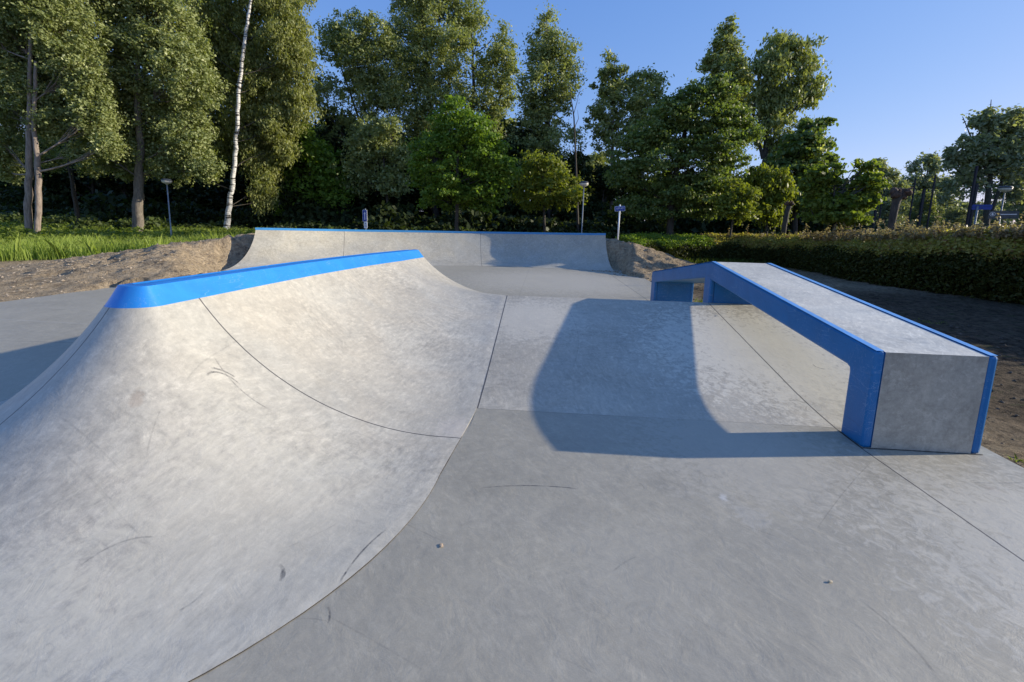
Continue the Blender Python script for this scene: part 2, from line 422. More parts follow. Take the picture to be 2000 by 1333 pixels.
def grassmask(u, v):
    """where grass and ground plants take over from bare sand"""
    e = vn(u * .35, v * .35, 41) * 2.2 + vn(u * 1.3, v * 1.3, 43) * .8
    l = np.interp(v, [0, 13.5, 15.5, 18, 23, 60], [-18.5, -18.2, -15.6, -14.6, -13.5, -13])
    g = np.clip((l - u + e) / 1.2, 0, 1)
    back = np.clip((v - np.interp(u, [-14, -9, -3, 3, 9], [22, 20.5, 22.5, 22.5, 21.5]) + e) / 1.5, 0, 1)
    rgt = np.clip((u - 11.5) / 1.5, 0, 1)
    return np.clip(g + back + rgt, 0, 1)
GM = grassmask(GU, GV)
a_ = me.attributes.new('grass', 'FLOAT', 'POINT'); a_.data.foreach_set('value', GM.ravel().astype(np.float32))
n = N('sandy_soil'); P = n.pos()
g1 = n.noise(P, 1.1, 6, .65, .6); g2 = n.noise(P, 9, 7, .7, .5); g3 = n.noise(P, 60, 4, .7)
sand = n.mix(n.map(g1, .3, .7), (.45, .345, .215), (.58, .46, .305))
sand = n.mix(n.map(g2, .33, .56, .8, 0), sand, (.16, .118, .078))
sand = n.mix(n.map(n.noise(P, 2.2, 7, .75, 1.5), .54, .64, 0, .75), sand, (.10, .072, .05))
sand = n.mix(n.map(g3, .55, .7, 0, .4), sand, (.46, .39, .30))
sx = n.sep(P)[0]
dark = n.math('MULTIPLY', n.map(sx, 3.0, 4.4), n.map(n.noise(P, 1.6, 6, .7, 1), .3, .62, .86, 1))
sand = n.mix(n.math('MULTIPLY', dark, n.map(n.sep(P)[1], 12.5, 14.5, .98, .35)), sand, n.mix(n.map(g2, .4, .6), (.030, .022, .015), (.125, .093, .062)))
sand = n.mix(n.math('MULTIPLY', n.map(sx, 3.4, 5.0), n.map(n.noise(P, 2.4, 8, .75, .6), .56, .64, 0, .6)), sand, (.06, .085, .025))
vg = n.map(n.vor(P, 7.0), .0, .06, 1, 0)
sand = n.mix(n.math('MULTIPLY', vg, n.map(n.noise(P, .9, 2), .5, .56, 0, .8)), sand, (.55, .5, .42))
soil = n.mix(n.map(n.noise(P, 2.0, 6, .7), .35, .6), (.030, .045, .012), (.06, .075, .022))
c = n.mix(n.attr('grass'), sand, soil); n.link(c, n.p.inputs['Base Color'])
n.p.inputs['Roughness'].default_value = .95; n.p.inputs['Specular IOR Level'].default_value = .1
hh = n.math('ADD', n.math('MULTIPLY', n.noise(P, 5.5, 8, .72, .6), 1.0), n.math('MULTIPLY', n.noise(P, 30, 5, .7), .25))
n.link(n.bump(hh, 1.0, .17), n.p.inputs['Normal'])
tag(link('ground', me, None, [n.m], True), 'sandy ground heaped behind the ramps, turning to grass under the trees', 'ground', kind='structure')

# ---------------------------------------------------------------- concrete floor
def G(x, y, z=0.):
    d = CF * F + CR * (x - 1000) + CU * (Y0 - y); t = (z - HC) / d.z
    return (d.x * t, d.y * t)
J = 2.40
fl_lines = [((J, -6), (J, BANK0), .0035, .95), ((J, BANK1), (J, 17.5), .006, .8),
            ((FOOTU, BANK1), (FOOTU, 17.5), .004, .25), ((-9.6, 4.62), (-4.4, 4.95), .004, .55), ((-9.6, 5.9), (-4.4, 5.7), .01, .25, (.5, .5, .48)),
            ((FOOTU, BANK0 - .004), (.6, BANK0 - .004), .0015, .3), ((.6, BANK0 - .004), (PADR, BANK0 - .004), .0008, .14)]
fl_arcs = [(G(943, 953), G(1035, 949), G(1135, 956), .0018, .9), (G(1000, 790), G(1004, 905), G(1040, 985), .001, .0),
           (G(1690, 1180), G(1760, 1240), G(1835, 1330), .003, .35), (G(640, 1185), G(644, 1200), G(641, 1218), .002, .8),
           (G(1900, 943), G(1950, 944), G(2000, 943), .003, .5), (G(1250, 945), G(1256, 950), G(1250, 960), .002, .5)]
blobs = [(*G(1412, 972), .045, (.6, .6, .58), .55), (*G(1470, 1010), .13, (.45, .43, .37), .3),
         (*G(1935, 955), .06, (.36, .29, .22), .5), 
         (*G(1250, 1100), .5, (.42, .39, .31), .25)]
blobs += [(2.9, 2.0, 1.5, (.56, .52, .42), .55), (1.5, 3.1, 1.1, (.48, .44, .35), .45), (.3, 13.2, 4.2, (.52, .48, .39), .6), (-7.5, 7.5, 1.6, (.42, .39, .31), .3)]  # broad pale areas: sunlit brightness painted into the floor colour
# contact line of the rounded ramp foot
rs_ = random.Random(5)
for _ in range(12):                       # faint wheel scuffs and long hair scratches
    x_ = rs_.uniform(300, 1950); y_ = rs_.uniform(870, 1300); l_ = rs_.uniform(25, 120); a_ = rs_.uniform(-.9, .6); b_ = rs_.uniform(-7, 7)
    fl_arcs.append((G(x_, y_), G(x_ + l_ * math.cos(a_), y_ + l_ * math.sin(a_) + b_), G(x_ + 2 * l_ * math.cos(a_), y_ + 2 * l_ * math.sin(a_)), rs_.uniform(.0006, .0018), rs_.uniform(.1, .35)))
m_floor = concrete('floor_concrete', (.345, .315, .242), (1.0, .99, .965), 1, .48, fl_lines, fl_arcs, blobs, .47, .8)
fu = list(np.linspace(PADL, FOOTU - .02, 10)) + list(np.linspace(FOOTU, PADR, 6)); fv = list(np.linspace(-6, BS, 9)) + list(np.linspace(BS, BANK0, 12))[1:] + [BANK0 + .02] + list(np.linspace(4, 17.6, 14))
vv = [(a, b, B(b) if (BS < b <= BANK0 and a > FOOTU - .01) else 0) for b in fv for a in fu]; nu = len(fu)
ff = [(j * nu + i, j * nu + i + 1, (j + 1) * nu + i + 1, (j + 1) * nu + i) for j in range(len(fv) - 1) for i in range(nu - 1)]
k = len(vv)
rimp = [(PADL, -6), (PADR, -6), (PADR, 17.6), (PADL, 17.6)]
for (x, y) in rimp: vv += [(x, y, 0), (x, y, -.2)]
for q in range(4): a = k + 2 * q; b = k + 2 * ((q + 1) % 4); ff.append((a, a + 1, b + 1, b))
tag(pyobj('floor', vv, ff, m_floor, None, False), 'smooth grey concrete floor slab of the skate area', 'floor', kind='structure')

# ---------------------------------------------------------------- funbox bank
m_bank = concrete('bank_concrete', (.405, .372, .296), (1.0, .975, .94), 2, .75,
                  [((J, BANK0), (J, BANK1), .004, .95), ((FOOTU + .006, BANK0), (FOOTU + .006, CREST), .004, .95)],
                  [(G(1110, 600, .5), G(1130, 640, .4), G(1120, 690, .3), .003, .25), (G(1590, 695, .3), G(1600, 699, .3), G(1618, 697, .3), .004, .7)], [(2.5, 5.0, 1.8, (.70, .65, .52), .75), (2.7, 4.0, 1.0, (.66, .61, .49), .5), (-.1, 5.6, 1.0, (.60, .55, .44), .6)], .5, 1.1)  # last list: pale patches paint extra sun brightness into the bank
us = list(np.linspace(FOOTU, PADR, 30)); vsn = list(np.linspace(BANK0, CREST, 40)) + list(np.linspace(CREST, BANK1, 20))[1:]
vv = []; 
for v in vsn:
    z = B(v); dz = abs(v - CREST)
    if dz < .05: z -= .004 * (1 - dz / .05)
    zo = .0006 + .0034 * min(1, (v - BANK0) / .3)
    for u in us: vv.append((u, v, z + zo))
nu = len(us); ff = [(j * nu + i, j * nu + i + 1, (j + 1) * nu + i + 1, (j + 1) * nu + i) for j in range(len(vsn) - 1) for i in range(nu - 1)]
for u in (FOOTU, PADR):
    k = len(vv); mid = [BANK0] + list(np.linspace(BANK0, CREST, 14))[1:] + [BANK1]; pts = [(u, BANK0, -.2)] + [(u, v, B(v) + (.0006 if v == BANK0 else .004)) for v in mid] + [(u, BANK1, -.2)]
    vv += pts; q_ = tuple(range(k, k + len(pts))); ff.append(q_ if u > 0 else q_[::-1])
fb = pyobj('funbox_bank', vv, ff, m_bank, None, True)
bm = bmesh.new(); bm.from_mesh(fb.data)
for e_ in bm.edges:
    if len(e_.link_faces) == 2 and e_.calc_face_angle(0) > .2: e_.smooth = False
bm.to_mesh(fb.data); bm.free()
tag(fb, 'low grey concrete bank rising to a crest beneath the blue edged ledge', 'skate ramp')

# ---------------------------------------------------------------- rounded ridge quarter pipe
NC = Vector((-2.53, 2.52)); REND = 7.32
LV = [2.52, 3.5, 4.4, 5.46, 6.13, 6.98, 7.32]; LU = [-2.43, -2.435, -2.43, -2.37, -2.30, -2.18, -2.12]
def lipu(v): return float(np.interp(v, LV, LU))
def capw(v): return float(np.interp(v, [2.52, 3.5, 5, 7.3], [.20, .19, .19, .17]))
st = []                                  # (lip, foot, base height)
for v in np.linspace(REND, 2.6, 56):
    fu_ = float(np.interp(v, [2.52, 3.5], [-.60, FOOTU])); st.append(((lipu(v), v), (fu_, v), B(v)))
for a in np.linspace(0, pi, 56):
    c_, s_ = math.cos(a), -math.sin(a); rr = RUN0 + .065 + .03 * math.sin(a) * 0
    lx = NC.x + .10 * c_; ly = NC.y + .055 * s_; fr_ = 1.90 + .03 * c_ if c_ > 0 else 1.90 + .06 * (-c_) ** 1.5
    st.append(((lx, ly), (NC.x + fr_ * c_, NC.y + fr_ * s_), 0.))
for v in np.linspace(2.6, REND, 40):
    lu = lipu(v) - capw(v); st.append(((lu, v), (lu - 1.86, v), 0.))
NT = 44; BLUEZ = 1.005
def rz(t, b):
    return b + (LIPH - b) * prof(1 - t)
def tb(b):
    lo, hi = 0, .3
    for _ in range(40):
        mid = (lo + hi) / 2
        if rz(mid, b) > BLUEZ: lo = mid
        else: hi = mid
    return lo
vv = []; ff = []; bv = []; bf = []
for i, (l, f, b) in enumerate(st):
    t0 = tb(b)
    for k in range(NT + 1):
        t = t0 + (1 - t0) * (k / NT) ** 1.0
        z = rz(t, b) + .006 * min(1, (1 - t) * 30) + (.003 if k == NT else .003)
        vv.append((l[0] + (f[0] - l[0]) * t, l[1] + (f[1] - l[1]) * t, z))
    for k in range(7):
        t = t0 * k / 6; z = rz(t, b) + .006
        bv.append((l[0] + (f[0] - l[0]) * t, l[1] + (f[1] - l[1]) * t, z))
W = NT + 1
for i in range(len(st) - 1):
    for k in range(NT): a = i * W + k; ff.append((a, a + 1, a + W + 1, a + W))
    for k in range(6): a = i * 7 + k; bf.append((a, a + 1, a + 8, a + 7))
# foot kerb edge down to the floor + closing end wall
k0 = len(vv)
for i in range(len(st)): x, y, z = vv[i * W + NT]; vv.append((x, y, -.1))
for i in range(len(st) - 1): a = i * W + NT; ff.append((a, k0 + i, k0 + i + 1, a + W))
for (i, sgn) in ((0, 1), (len(st) - 1, -1)):
    k = len(vv); l = st[i][0]
    vv.append((l[0], l[1], -.1)); col = [i * W + q for q in range(W)] 
    ring = [k] + col + [k0 + i]; ff.append(tuple(ring if sgn < 0 else ring[::-1]))
k = len(vv); lr = bv[0]; ll = bv[(len(st) - 1) * 7]
# cap of the painted lip
n1 = 56; n2 = 56; n3 = 40; cap = []
def lipv(i): return bv[i * 7]
for j in range(n1):
    a = lipv(j); v = a[1]; b = (lipu(v) - capw(v), v, LIPH + .006)
    i0 = len(bv)
    for q in range(6):
        t = q / 5; bv.append((a[0] + (b[0] - a[0]) * t, v, LIPH + .006 + .012 * math.sin(t * pi) - .028 * t * t))
    if j: 
        for q in range(5): bf.append((i0 + q, i0 + q + 1, i0 + q - 5, i0 + q - 6))
i0 = len(bv); bv.append((NC.x, NC.y, LIPH + .012)); 
for j in range(n1 - 1, n1 + n2): bf.append((j * 7, (j + 1) * 7, i0)[::-1])
last = i0 - 6
for q in range(5): bf.append((last + q, last + q + 1, i0))
# skirt on the shaded side joining the sloped cap to the left band, and the far end
for j in range(n1 - 1):
    pass
lines_r = [((-2.47, 2.80), (-.53, 3.00), .0035, .95), ((NC.x, NC.y), (NC.x - .42 * 2.1, NC.y - .9 * 2.1), .003, .8)]
ar = [(G(672, 1118, .02), G(705, 1072, .03), G(764, 1020, .03), .0022, .95),
      (G(818, 987, .03), G(840, 975, .03), G(852, 968, .02), .0015, .8),
      (G(415, 803, .35), G(440, 796, .35), G(462, 793, .35), .0035, .8), (G(408, 829, .3), G(440, 813, .3), G(475, 805, .32), .003, .8),
      (G(435, 780, .4), G(470, 800, .35), G(555, 828, .25), .003, .5), 
      (G(540, 1075, .1), G(552, 1085, .1), G(549, 1100, .1), .005, .7), (G(553, 1080, .1), G(548, 1092, .1), G(546, 1103, .1), .003, .7),
      (G(170, 1065, .2), G(230, 1040, .2), G(320, 1025, .2), .0015, .45), (G(340, 1120, .2), G(370, 1105, .2), G(390, 1090, .2), .002, .4)]
for _ in range(10):
    x_ = rs_.uniform(60, 780); y_ = rs_.uniform(760, 1180); l_ = rs_.uniform(15, 70); a_ = rs_.uniform(-1.0, .5); b_ = rs_.uniform(-5, 5); z_ = .12 if y_ > 950 else .35
    ar.append((G(x_, y_, z_), G(x_ + l_ * math.cos(a_), y_ + l_ * math.sin(a_) + b_, z_), G(x_ + 2 * l_ * math.cos(a_), y_ + 2 * l_ * math.sin(a_), z_), rs_.uniform(.0008, .0018), rs_.uniform(.08, .25)))
m_ridge = concrete('ridge_concrete', (.382, .366, .312), (1.0, .968, .93), 3, .72, lines_r, ar,
                   [(*G(258, 700, .8), .05, (.30, .24, .18), .5), (-1.2, 1.7, 1.2, (.53, .50, .40), .35), (-1.9, 1.0, .8, (.53, .50, .40), .35), (*G(890, 840, 0), .25, (.55, .49, .42), .35)], .5, 1.25)  # two broad pale patches paint more sunlight onto the ridge foot
m_blue = paint('blue_paint', (.022, .222, .64), .35, (1, .5, 1))
rd = empty('quarter_pipe', (NC.x, NC.y, 0), 'long rounded concrete quarter pipe ridge with a thick bright blue painted lip, left foreground', 'skate ramp')
o = pyobj('curved_body', [(a - NC.x, b - NC.y, c_) for a, b, c_ in vv], ff, m_ridge, rd, True)
o2 = pyobj('painted_lip', [(a - NC.x, b - NC.y, c_) for a, b, c_ in bv], bf, m_blue, rd, True)
for oo in (o, o2):
    bm = bmesh.new(); bm.from_mesh(oo.data); bmesh.ops.recalc_face_normals(bm, faces=bm.faces)
    for e in bm.edges:
        if len(e.link_faces) == 2 and e.calc_face_angle(0) > .6: e.smooth = False
    bm.to_mesh(oo.data); bm.free()
# painted hairline of shade where the ramp foot meets the slab
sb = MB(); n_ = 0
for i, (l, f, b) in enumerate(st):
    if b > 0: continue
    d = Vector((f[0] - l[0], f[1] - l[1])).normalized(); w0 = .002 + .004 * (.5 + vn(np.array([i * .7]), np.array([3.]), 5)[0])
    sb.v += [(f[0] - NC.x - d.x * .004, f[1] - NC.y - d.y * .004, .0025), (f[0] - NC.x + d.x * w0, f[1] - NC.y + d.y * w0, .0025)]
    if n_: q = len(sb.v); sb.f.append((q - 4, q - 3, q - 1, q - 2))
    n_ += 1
sb.build('foot_shade_line', simple('foot_shade', (.07, .06, .05), .9), rd)

# ---------------------------------------------------------------- ledge
a0, a1 = 2.408, 3.232; BW = .066
OUT = [(3.22, 0), (3.46, 0), (3.46, .515), (3.47, .54), (3.50, .556), (6.42, .885), (6.42, .2), (6.66, .2), (6.66, .885), (9.5, .475), (9.5, 0), (9.8, 0), (9.8, .665), (6.45, 1.14), (3.22, .735)]
def extr(pts, u0, u1):
    n_ = len(pts); v_ = [(u0, a, b) for a, b in pts] + [(u1, a, b) for a, b in pts]
    f_ = [tuple(range(n_))[::-1], tuple(range(n_, 2 * n_))] + [(i, (i + 1) % n_, (i + 1) % n_ + n_, i + n_) for i in range(n_)]
    return v_, f_
m_blue2 = paint('blue_paint_ledge', (.004, .135, .35), .45, (1, .25, 2.2))
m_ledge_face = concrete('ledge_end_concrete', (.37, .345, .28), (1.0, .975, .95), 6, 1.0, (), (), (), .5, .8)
m_ledge = concrete('ledge_concrete', (.60, .57, .47), (1.0, .975, .95), 4, .85, (), (), (), .42, 1.0)  # paler than the end face: sun on the top put into the colour
lg = empty('grind_ledge', (a0, 3.22, 0), 'peaked hollow concrete ledge with blue painted edges over the bank, right side', 'skate ledge')
def rel(v_): return [(x - a0, y - 3.22, z) for x, y, z in v_]
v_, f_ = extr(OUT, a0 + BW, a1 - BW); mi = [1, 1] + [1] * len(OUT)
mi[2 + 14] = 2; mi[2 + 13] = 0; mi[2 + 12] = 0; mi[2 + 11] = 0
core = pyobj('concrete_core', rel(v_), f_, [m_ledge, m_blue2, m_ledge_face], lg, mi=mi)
def inset(pts, e):                       # frame stands 3 mm proud on the outside
    o_ = []
    for (a, b) in pts: o_.append((a, b))
    o_[0] = (3.22 - e, 0); o_[14] = (3.22 - e, .735 + e); o_[13] = (6.45, 1.14 + e); o_[12] = (9.8 + e, .665 + e); o_[11] = (9.8 + e, 0)
    o_[1] = (3.46 + e, 0); o_[2] = (3.46 + e, .515 - e); o_[5] = (6.42 - e, .885 - e); o_[6] = (6.42 - e, .2); o_[7] = (6.66 + e, .2); o_[8] = (6.66 + e, .885 - e); o_[9] = (9.5 - e, .475 - e); o_[10] = (9.5 - e, 0)
    return o_
for (u0, u1) in ((a0, a0 + BW), (a1 - BW, a1)):
    v_, f_ = extr(inset(OUT, .003), u0, u1)
    fr = pyobj('edge_frame', rel(v_), f_, m_blue2, lg)
    md = fr.modifiers.new('b', 'BEVEL'); md.width = .02; md.segments = 2; md.limit_method = 'ANGLE'; md.angle_limit = .9
    bm = bmesh.new(); bm.from_mesh(fr.data); bmesh.ops.recalc_face_normals(bm, faces=bm.faces); bm.to_mesh(fr.data); bm.free()
for (u0, u1) in ((a0 + .004, a0 + .058), (a1 - .058, a1 - .004)):   # rubbed top edges, sun and sky glint painted as paler blue strips
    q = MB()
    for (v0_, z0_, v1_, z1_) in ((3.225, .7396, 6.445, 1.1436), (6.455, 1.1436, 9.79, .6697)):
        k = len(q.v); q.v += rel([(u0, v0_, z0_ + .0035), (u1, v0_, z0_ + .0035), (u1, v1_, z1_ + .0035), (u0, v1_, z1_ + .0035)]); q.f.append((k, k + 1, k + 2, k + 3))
    q.build('glint_strip', paint('blue_glint_strip', (.13, .36, .72), .6, (1, .2, 1)), lg)
bm = bmesh.new(); bm.from_mesh(core.data); bmesh.ops.recalc_face_normals(bm, faces=bm.faces); bm.to_mesh(core.data); bm.free()

gs = MB()  # thin dark strip on the floor along the ledge base
for (x0, y0, x1, y1) in ((a0 - .008, 3.205, a1 + .008, 3.215), (a0 - .010, 3.21, a0 - .003, 3.47)):
    gs.v += [(x0 - a0, y0 - 3.22, B(y0) + .003), (x1 - a0, y0 - 3.22, B(y0) + .003), (x1 - a0, y1 - 3.22, B(y1) + .003), (x0 - a0, y1 - 3.22, B(y1) + .003)]; k = len(gs.v); gs.f.append((k - 4, k - 3, k - 2, k - 1))
gs.build('base_joint', simple('joint_dark', (.06, .055, .045), .9, 0, .5, 40), lg)

# ---------------------------------------------------------------- back quarter pipe
jl = []
for (x, y, v, x2, y2) in ((686, 452, 16.9, 694, 510),):
    pass
def wj(fx):                               # joint: foot index nearest fx, straight up the wall
    i = min(range(len(FOOT)), key=lambda k: abs(FOOT[k].x - fx)); return (tuple(FOOT[i]), tuple(FOOT[i] + NRM[i] * (WRUN + .1)), .007, .85)
m_wall = concrete('wall_concrete', (.39, .368, .30), (1.0, .965, .9), 5, .8, [wj(-7.15), wj(-2.45)], (), (), .55, 1.2)
bw = empty('quarter_pipe', (FOOT[0].x, FOOT[0].y, 0), 'long curved concrete quarter pipe across the back below the trees with thin blue coping', 'skate ramp')
ox, oy = FOOT[0]; vv = []; ff = []; NW = 26
for i, (p, nn) in enumerate(zip(FOOT, NRM)):
    zt = wallz(i)
    for k in range(NW + 1):
        s = -.0 + WRUN * k / NW; z = zt * (WR - math.sqrt(WR * WR - s * s)) / 1.33 + .005
        vv.append((p.x + nn.x * s - ox, p.y + nn.y * s - oy, z))
    vv.append((p.x + nn.x * (WRUN + .14) - ox, p.y + nn.y * (WRUN + .14) - oy, zt + .004))
    vv.append((p.x + nn.x * (WRUN + .14) - ox, p.y + nn.y * (WRUN + .14) - oy, -.2))
W = NW + 3
for i in range(len(FOOT) - 1):
    for k in range(W - 1): a = i * W + k; ff.append((a, a + W, a + W + 1, a + 1))
for i in (0, len(FOOT) - 1):
    k = len(vv); p = FOOT[i]; vv.append((p.x - ox, p.y - oy, -.2)); r = [k] + [i * W + q for q in range(W)]; ff.append(tuple(r))
o = pyobj('curved_wall', vv, ff, m_wall, bw, True)
bm = bmesh.new(); bm.from_mesh(o.data); bmesh.ops.recalc_face_normals(bm, faces=bm.faces)
for e in bm.edges:
    if len(e.link_faces) == 2 and e.calc_face_angle(0) > .6: e.smooth = False
bm.to_mesh(o.data); bm.free()
vv = []; ff = []
for i, (p, nn) in enumerate(zip(FOOT, NRM)):
    zt = wallz(i)
    for s, z in ((WRUN - .025, zt - .06), (WRUN - .045, zt + .018), (WRUN + .11, zt + .020), (WRUN + .11, zt - .02)):
        vv.append((p.x + nn.x * s - ox, p.y + nn.y * s - oy, z))
for i in range(len(FOOT) - 1):
    for k in range(4): a = i * 4 + k; b = i * 4 + (k + 1) % 4; ff.append((a, a + 4, b + 4, b))
ff += [(0, 1, 2, 3), tuple(len(vv) - 4 + q for q in (3, 2, 1, 0))]
pyobj('coping', vv, ff, paint('blue_coping', (.05, .27, .60), .3), bw)

# ---------------------------------------------------------------- street furniture
m_pole = simple('galvanised', (.22, .25, .27), .55, .2); m_dark = simple('dark_cap', (.05, .055, .06), .5)
m_glass = simple('lamp_bowl', (.62, .60, .52), .35); m_navy = simple('navy_post', (.004, .006, .018), .6)
m_sign = simple('sign_blue', (.012, .045, .28), .45); m_white = simple('sign_white', (.72, .74, .76), .5); m_ink = simple('ink', (.02, .02, .03), .6)
m_sgrey = simple('sign_grey', (.07, .075, .08), .6)
def lathe(pr, n=20):
    v = []; f = []
    for (r, z) in pr:
        for j in range(n): t = 2 * pi * j / n; v.append((r * math.cos(t), r * math.sin(t), z))
    for i in range(len(pr) - 1):
        for j in range(n): a = i * n + j; b = i * n + (j + 1) % n; f.append((a, b, b + n, a + n))
    f.append(tuple(range(n))[::-1]); f.append(tuple((len(pr) - 1) * n + j for j in range(n)))
    return v, f
def lamp(x, y, v, label, H=4.0, lean=0):
    p = at(x, y, v); g = gz(p.x, p.y)
    e = empty('street_lamp', (p.x, p.y, g), label, 'street lamp', 'post top lamps around the skate area')
    MB().tube([(0, 0, -.1), (0, 0, 1.0), (0, 0, 1.02), (0, 0, H - g - .3)], [.045, .045, .032, .028], 12).build('pole', m_pole, e, True)
    s = H - g - .3
    a, b = lathe([(.05, s), (.09, s + .05), (.20, s + .09), (.235, s + .17), (.235, s + .2)]); pyobj('lamp_bowl', a, b, m_glass, e, True)
    a, b = lathe([(.245, s + .2), (.25, s + .23), (.19, s + .29), (.06, s + .31)]); pyobj('lamp_hood', a, b, m_dark, e, True)
    e.rotation_euler = (0, lean, 0)
    return e
lamp(330, 405, 22.6, 'tall grey lamp post at the edge of the wood left of the birch', 3.66, .0)
lamp(1138.5, 405, 23.8, 'slim grey lamp post rising behind the back quarter pipe', 4.05)
lamp(1956, 410, 22.0, 'grey lamp post with sunlit bowl beside the ball court at far right', 4.0)

def text(s, size, mat, parent, loc, rot, name='lettering'):
    cu = bpy.data.curves.new(name, 'FONT'); cu.body = s; cu.size = size; cu.align_x = 'CENTER'; cu.align_y = 'CENTER'; cu.extrude = .001
    t = bpy.data.objects.new(name, cu); C.objects.link(t); bpy.context.view_layer.update()
    dg = bpy.context.evaluated_depsgraph_get(); me_ = bpy.data.meshes.new_from_object(t.evaluated_get(dg)); bpy.data.objects.remove(t)
    me_.materials.clear(); o_ = link(name, me_, parent, [mat]); o_.location = loc; o_.rotation_euler = rot; return o_
def rplate(w_, h_, t_, r=.04):
    pts = []
    for cx, cy, a in ((w_/2 - r, h_/2 - r, 0), (-w_/2 + r, h_/2 - r, 90), (-w_/2 + r, -h_/2 + r, 180), (w_/2 - r, -h_/2 + r, 270)):
        for q in range(5): t = math.radians(a + q * 22.5); pts.append((cx + r * math.cos(t), cy + r * math.sin(t)))
    n_ = len(pts); v = [(x, -t_ / 2, z) for x, z in pts] + [(x, t_ / 2, z) for x, z in pts]
    return v, [tuple(range(n_)), tuple(range(n_, 2 * n_))[::-1]] + [(i, i + n_, (i + 1) % n_ + n_, (i + 1) % n_) for i in range(n_)]
# street name sign by the mound
p = at(1209, 430, 20.0); g = gz(p.x, p.y)
e = empty('street_sign', (p.x, p.y, g), 'small blue street name sign on a white pole beside the right mound', 'sign')
MB().tube([(0, 0, -.1), (0, 0, 2.68 - g)], .035, 10).build('pole', m_white, e, True)
zc = 2.50 - g
a, b = rplate(.46, .22, .02); o = pyobj('sign_plate', a, b, m_white, e); o.location = (0, -.05, zc); o.rotation_euler = (0, -.07, .12)
a, b = rplate(.43, .19, .012, .03); o3 = pyobj('sign_face', a, b, m_sign, o); o3.location = (0, -.012, 0)
text('LEFHEF', .105, m_white, o, (0, -.022, .012), (pi / 2, 0, 0)); text('WIJK', .035, m_white, o, (0, -.022, -.065), (pi / 2, 0, 0))
# route sign with arrow
p = at(714, 430, 21.5); g = gz(p.x, p.y)
e = empty('road_sign', (p.x, p.y, g), 'narrow blue sign with a white upright arrow and small white plate below, left of centre', 'sign')
MB().tube([(0, 0, -.1), (0, 0, 2.3 - g)], .027, 10).build('pole', m_pole, e, True)
a, b = rplate(.23, .58, .02); o = pyobj('sign_plate', a, b, m_white, e); o.location = (-.01, -.05, 1.95 - g)
a, b = rplate(.205, .55, .012); o3 = pyobj('sign_face', a, b, m_sign, o); o3.location = (0, -.012, 0)
q = MB(); q.v = [(-.018, -.02, -.2), (.018, -.02, -.2), (.018, -.02, .1), (.05, -.02, .1), (0, -.02, .2), (-.05, -.02, .1), (-.018, -.02, .1)]; q.f = [(0, 1, 2, 3, 4, 5, 6)]
q.build('arrow', m_white, o)
a, b = rplate(.17, .32, .02, .02); o = pyobj('lower_plate', a, b, m_white, e); o.location = (.02, -.05, 1.49 - g)
text('8', .11, m_ink, o, (0, -.014, .07), (pi / 2, 0, 0)); text('M', .1, m_ink, o, (0, -.014, -.06), (pi / 2, 0, 0))
# blue direction sign behind the hedge
p = at(1905, 430, 16.5); g = gz(p.x, p.y)
e = empty('street_sign', (p.x, p.y, g), 'plain dark blue street sign on a thin pole behind the hedge at far right', 'sign')
MB().tube([(0, 0, -.1), (0, 0, 2.7 - g)], .03, 10).build('pole', m_pole, e, True)
a, b = rplate(.5, .17, .02, .02); o = pyobj('sign_plate', a, b, m_sign, e); o.location = (.1, -.04, 2.66 - g); o.rotation_euler = (0, 0, -.5)
# court board
p = at(1958, 420, 15.2)
e = empty('notice_board', (p.x, p.y, 0), 'dark notice board with white ring emblem and white lettering on the court fence', 'sign')
bx = MB().box((-.42, -.02, -.17), (.48, .02, .17)); o = bx.build('board', m_sgrey, e); o.location = (0, 0, p.z); e.rotation_euler = (0, 0, -.75); o.scale = (.72, 1, .72)
def ring(r0, r1, n_=24):
    v = []; f = []
    for j in range(n_):
        t = 2 * pi * j / n_
        v += [(r0 * math.cos(t), 0, r0 * math.sin(t)), (r1 * math.cos(t), 0, r1 * math.sin(t))]
    for j in range(n_): a = 2 * j; b = 2 * ((j + 1) % n_); f.append((a, a + 1, b + 1, b))
    return v, f
a, b = ring(.075, .09); r_ = pyobj('emblem', a, b, m_white, o); r_.location = (-.30, -.024, .03)
q = MB(); q.v = [(-.015, 0, .06), (.03, 0, .04), (.01, 0, 0), (.05, 0, -.02), (.0, 0, -.06), (-.04, 0, -.01)]; q.f = [(0, 1, 2, 3, 4, 5)]
q2 = q.build('emblem_mark', m_white, o); q2.location = (-.30, -.024, .03)
bb = MB().box((-.14, -.024, .0), (.42, -.021, .035)); bb.build('lettering', m_white, o)
# utility cabinet half hidden by the hedge
p = at(1938, 462, 16.0); e = empty('utility_cabinet', (p.x, p.y, 0), 'grey metal utility cabinet just showing above the hedge at far right', 'cabinet')
MB().box((-.25, -.15, 0), (.25, .15, 1.62)).build('housing', simple('cab_grey', (.30, .31, .32), .6), e, bevel=.01)
MB().box((-.28, -.18, 1.62), (.28, .18, 1.68)).build('lid', simple('cab_lid', (.36, .37, .38), .6), e, bevel=.01)
MB().box((-.2, -.165, .15), (.2, -.152, 1.5)).build('door', simple('cab_door', (.27, .28, .30), .6), e)

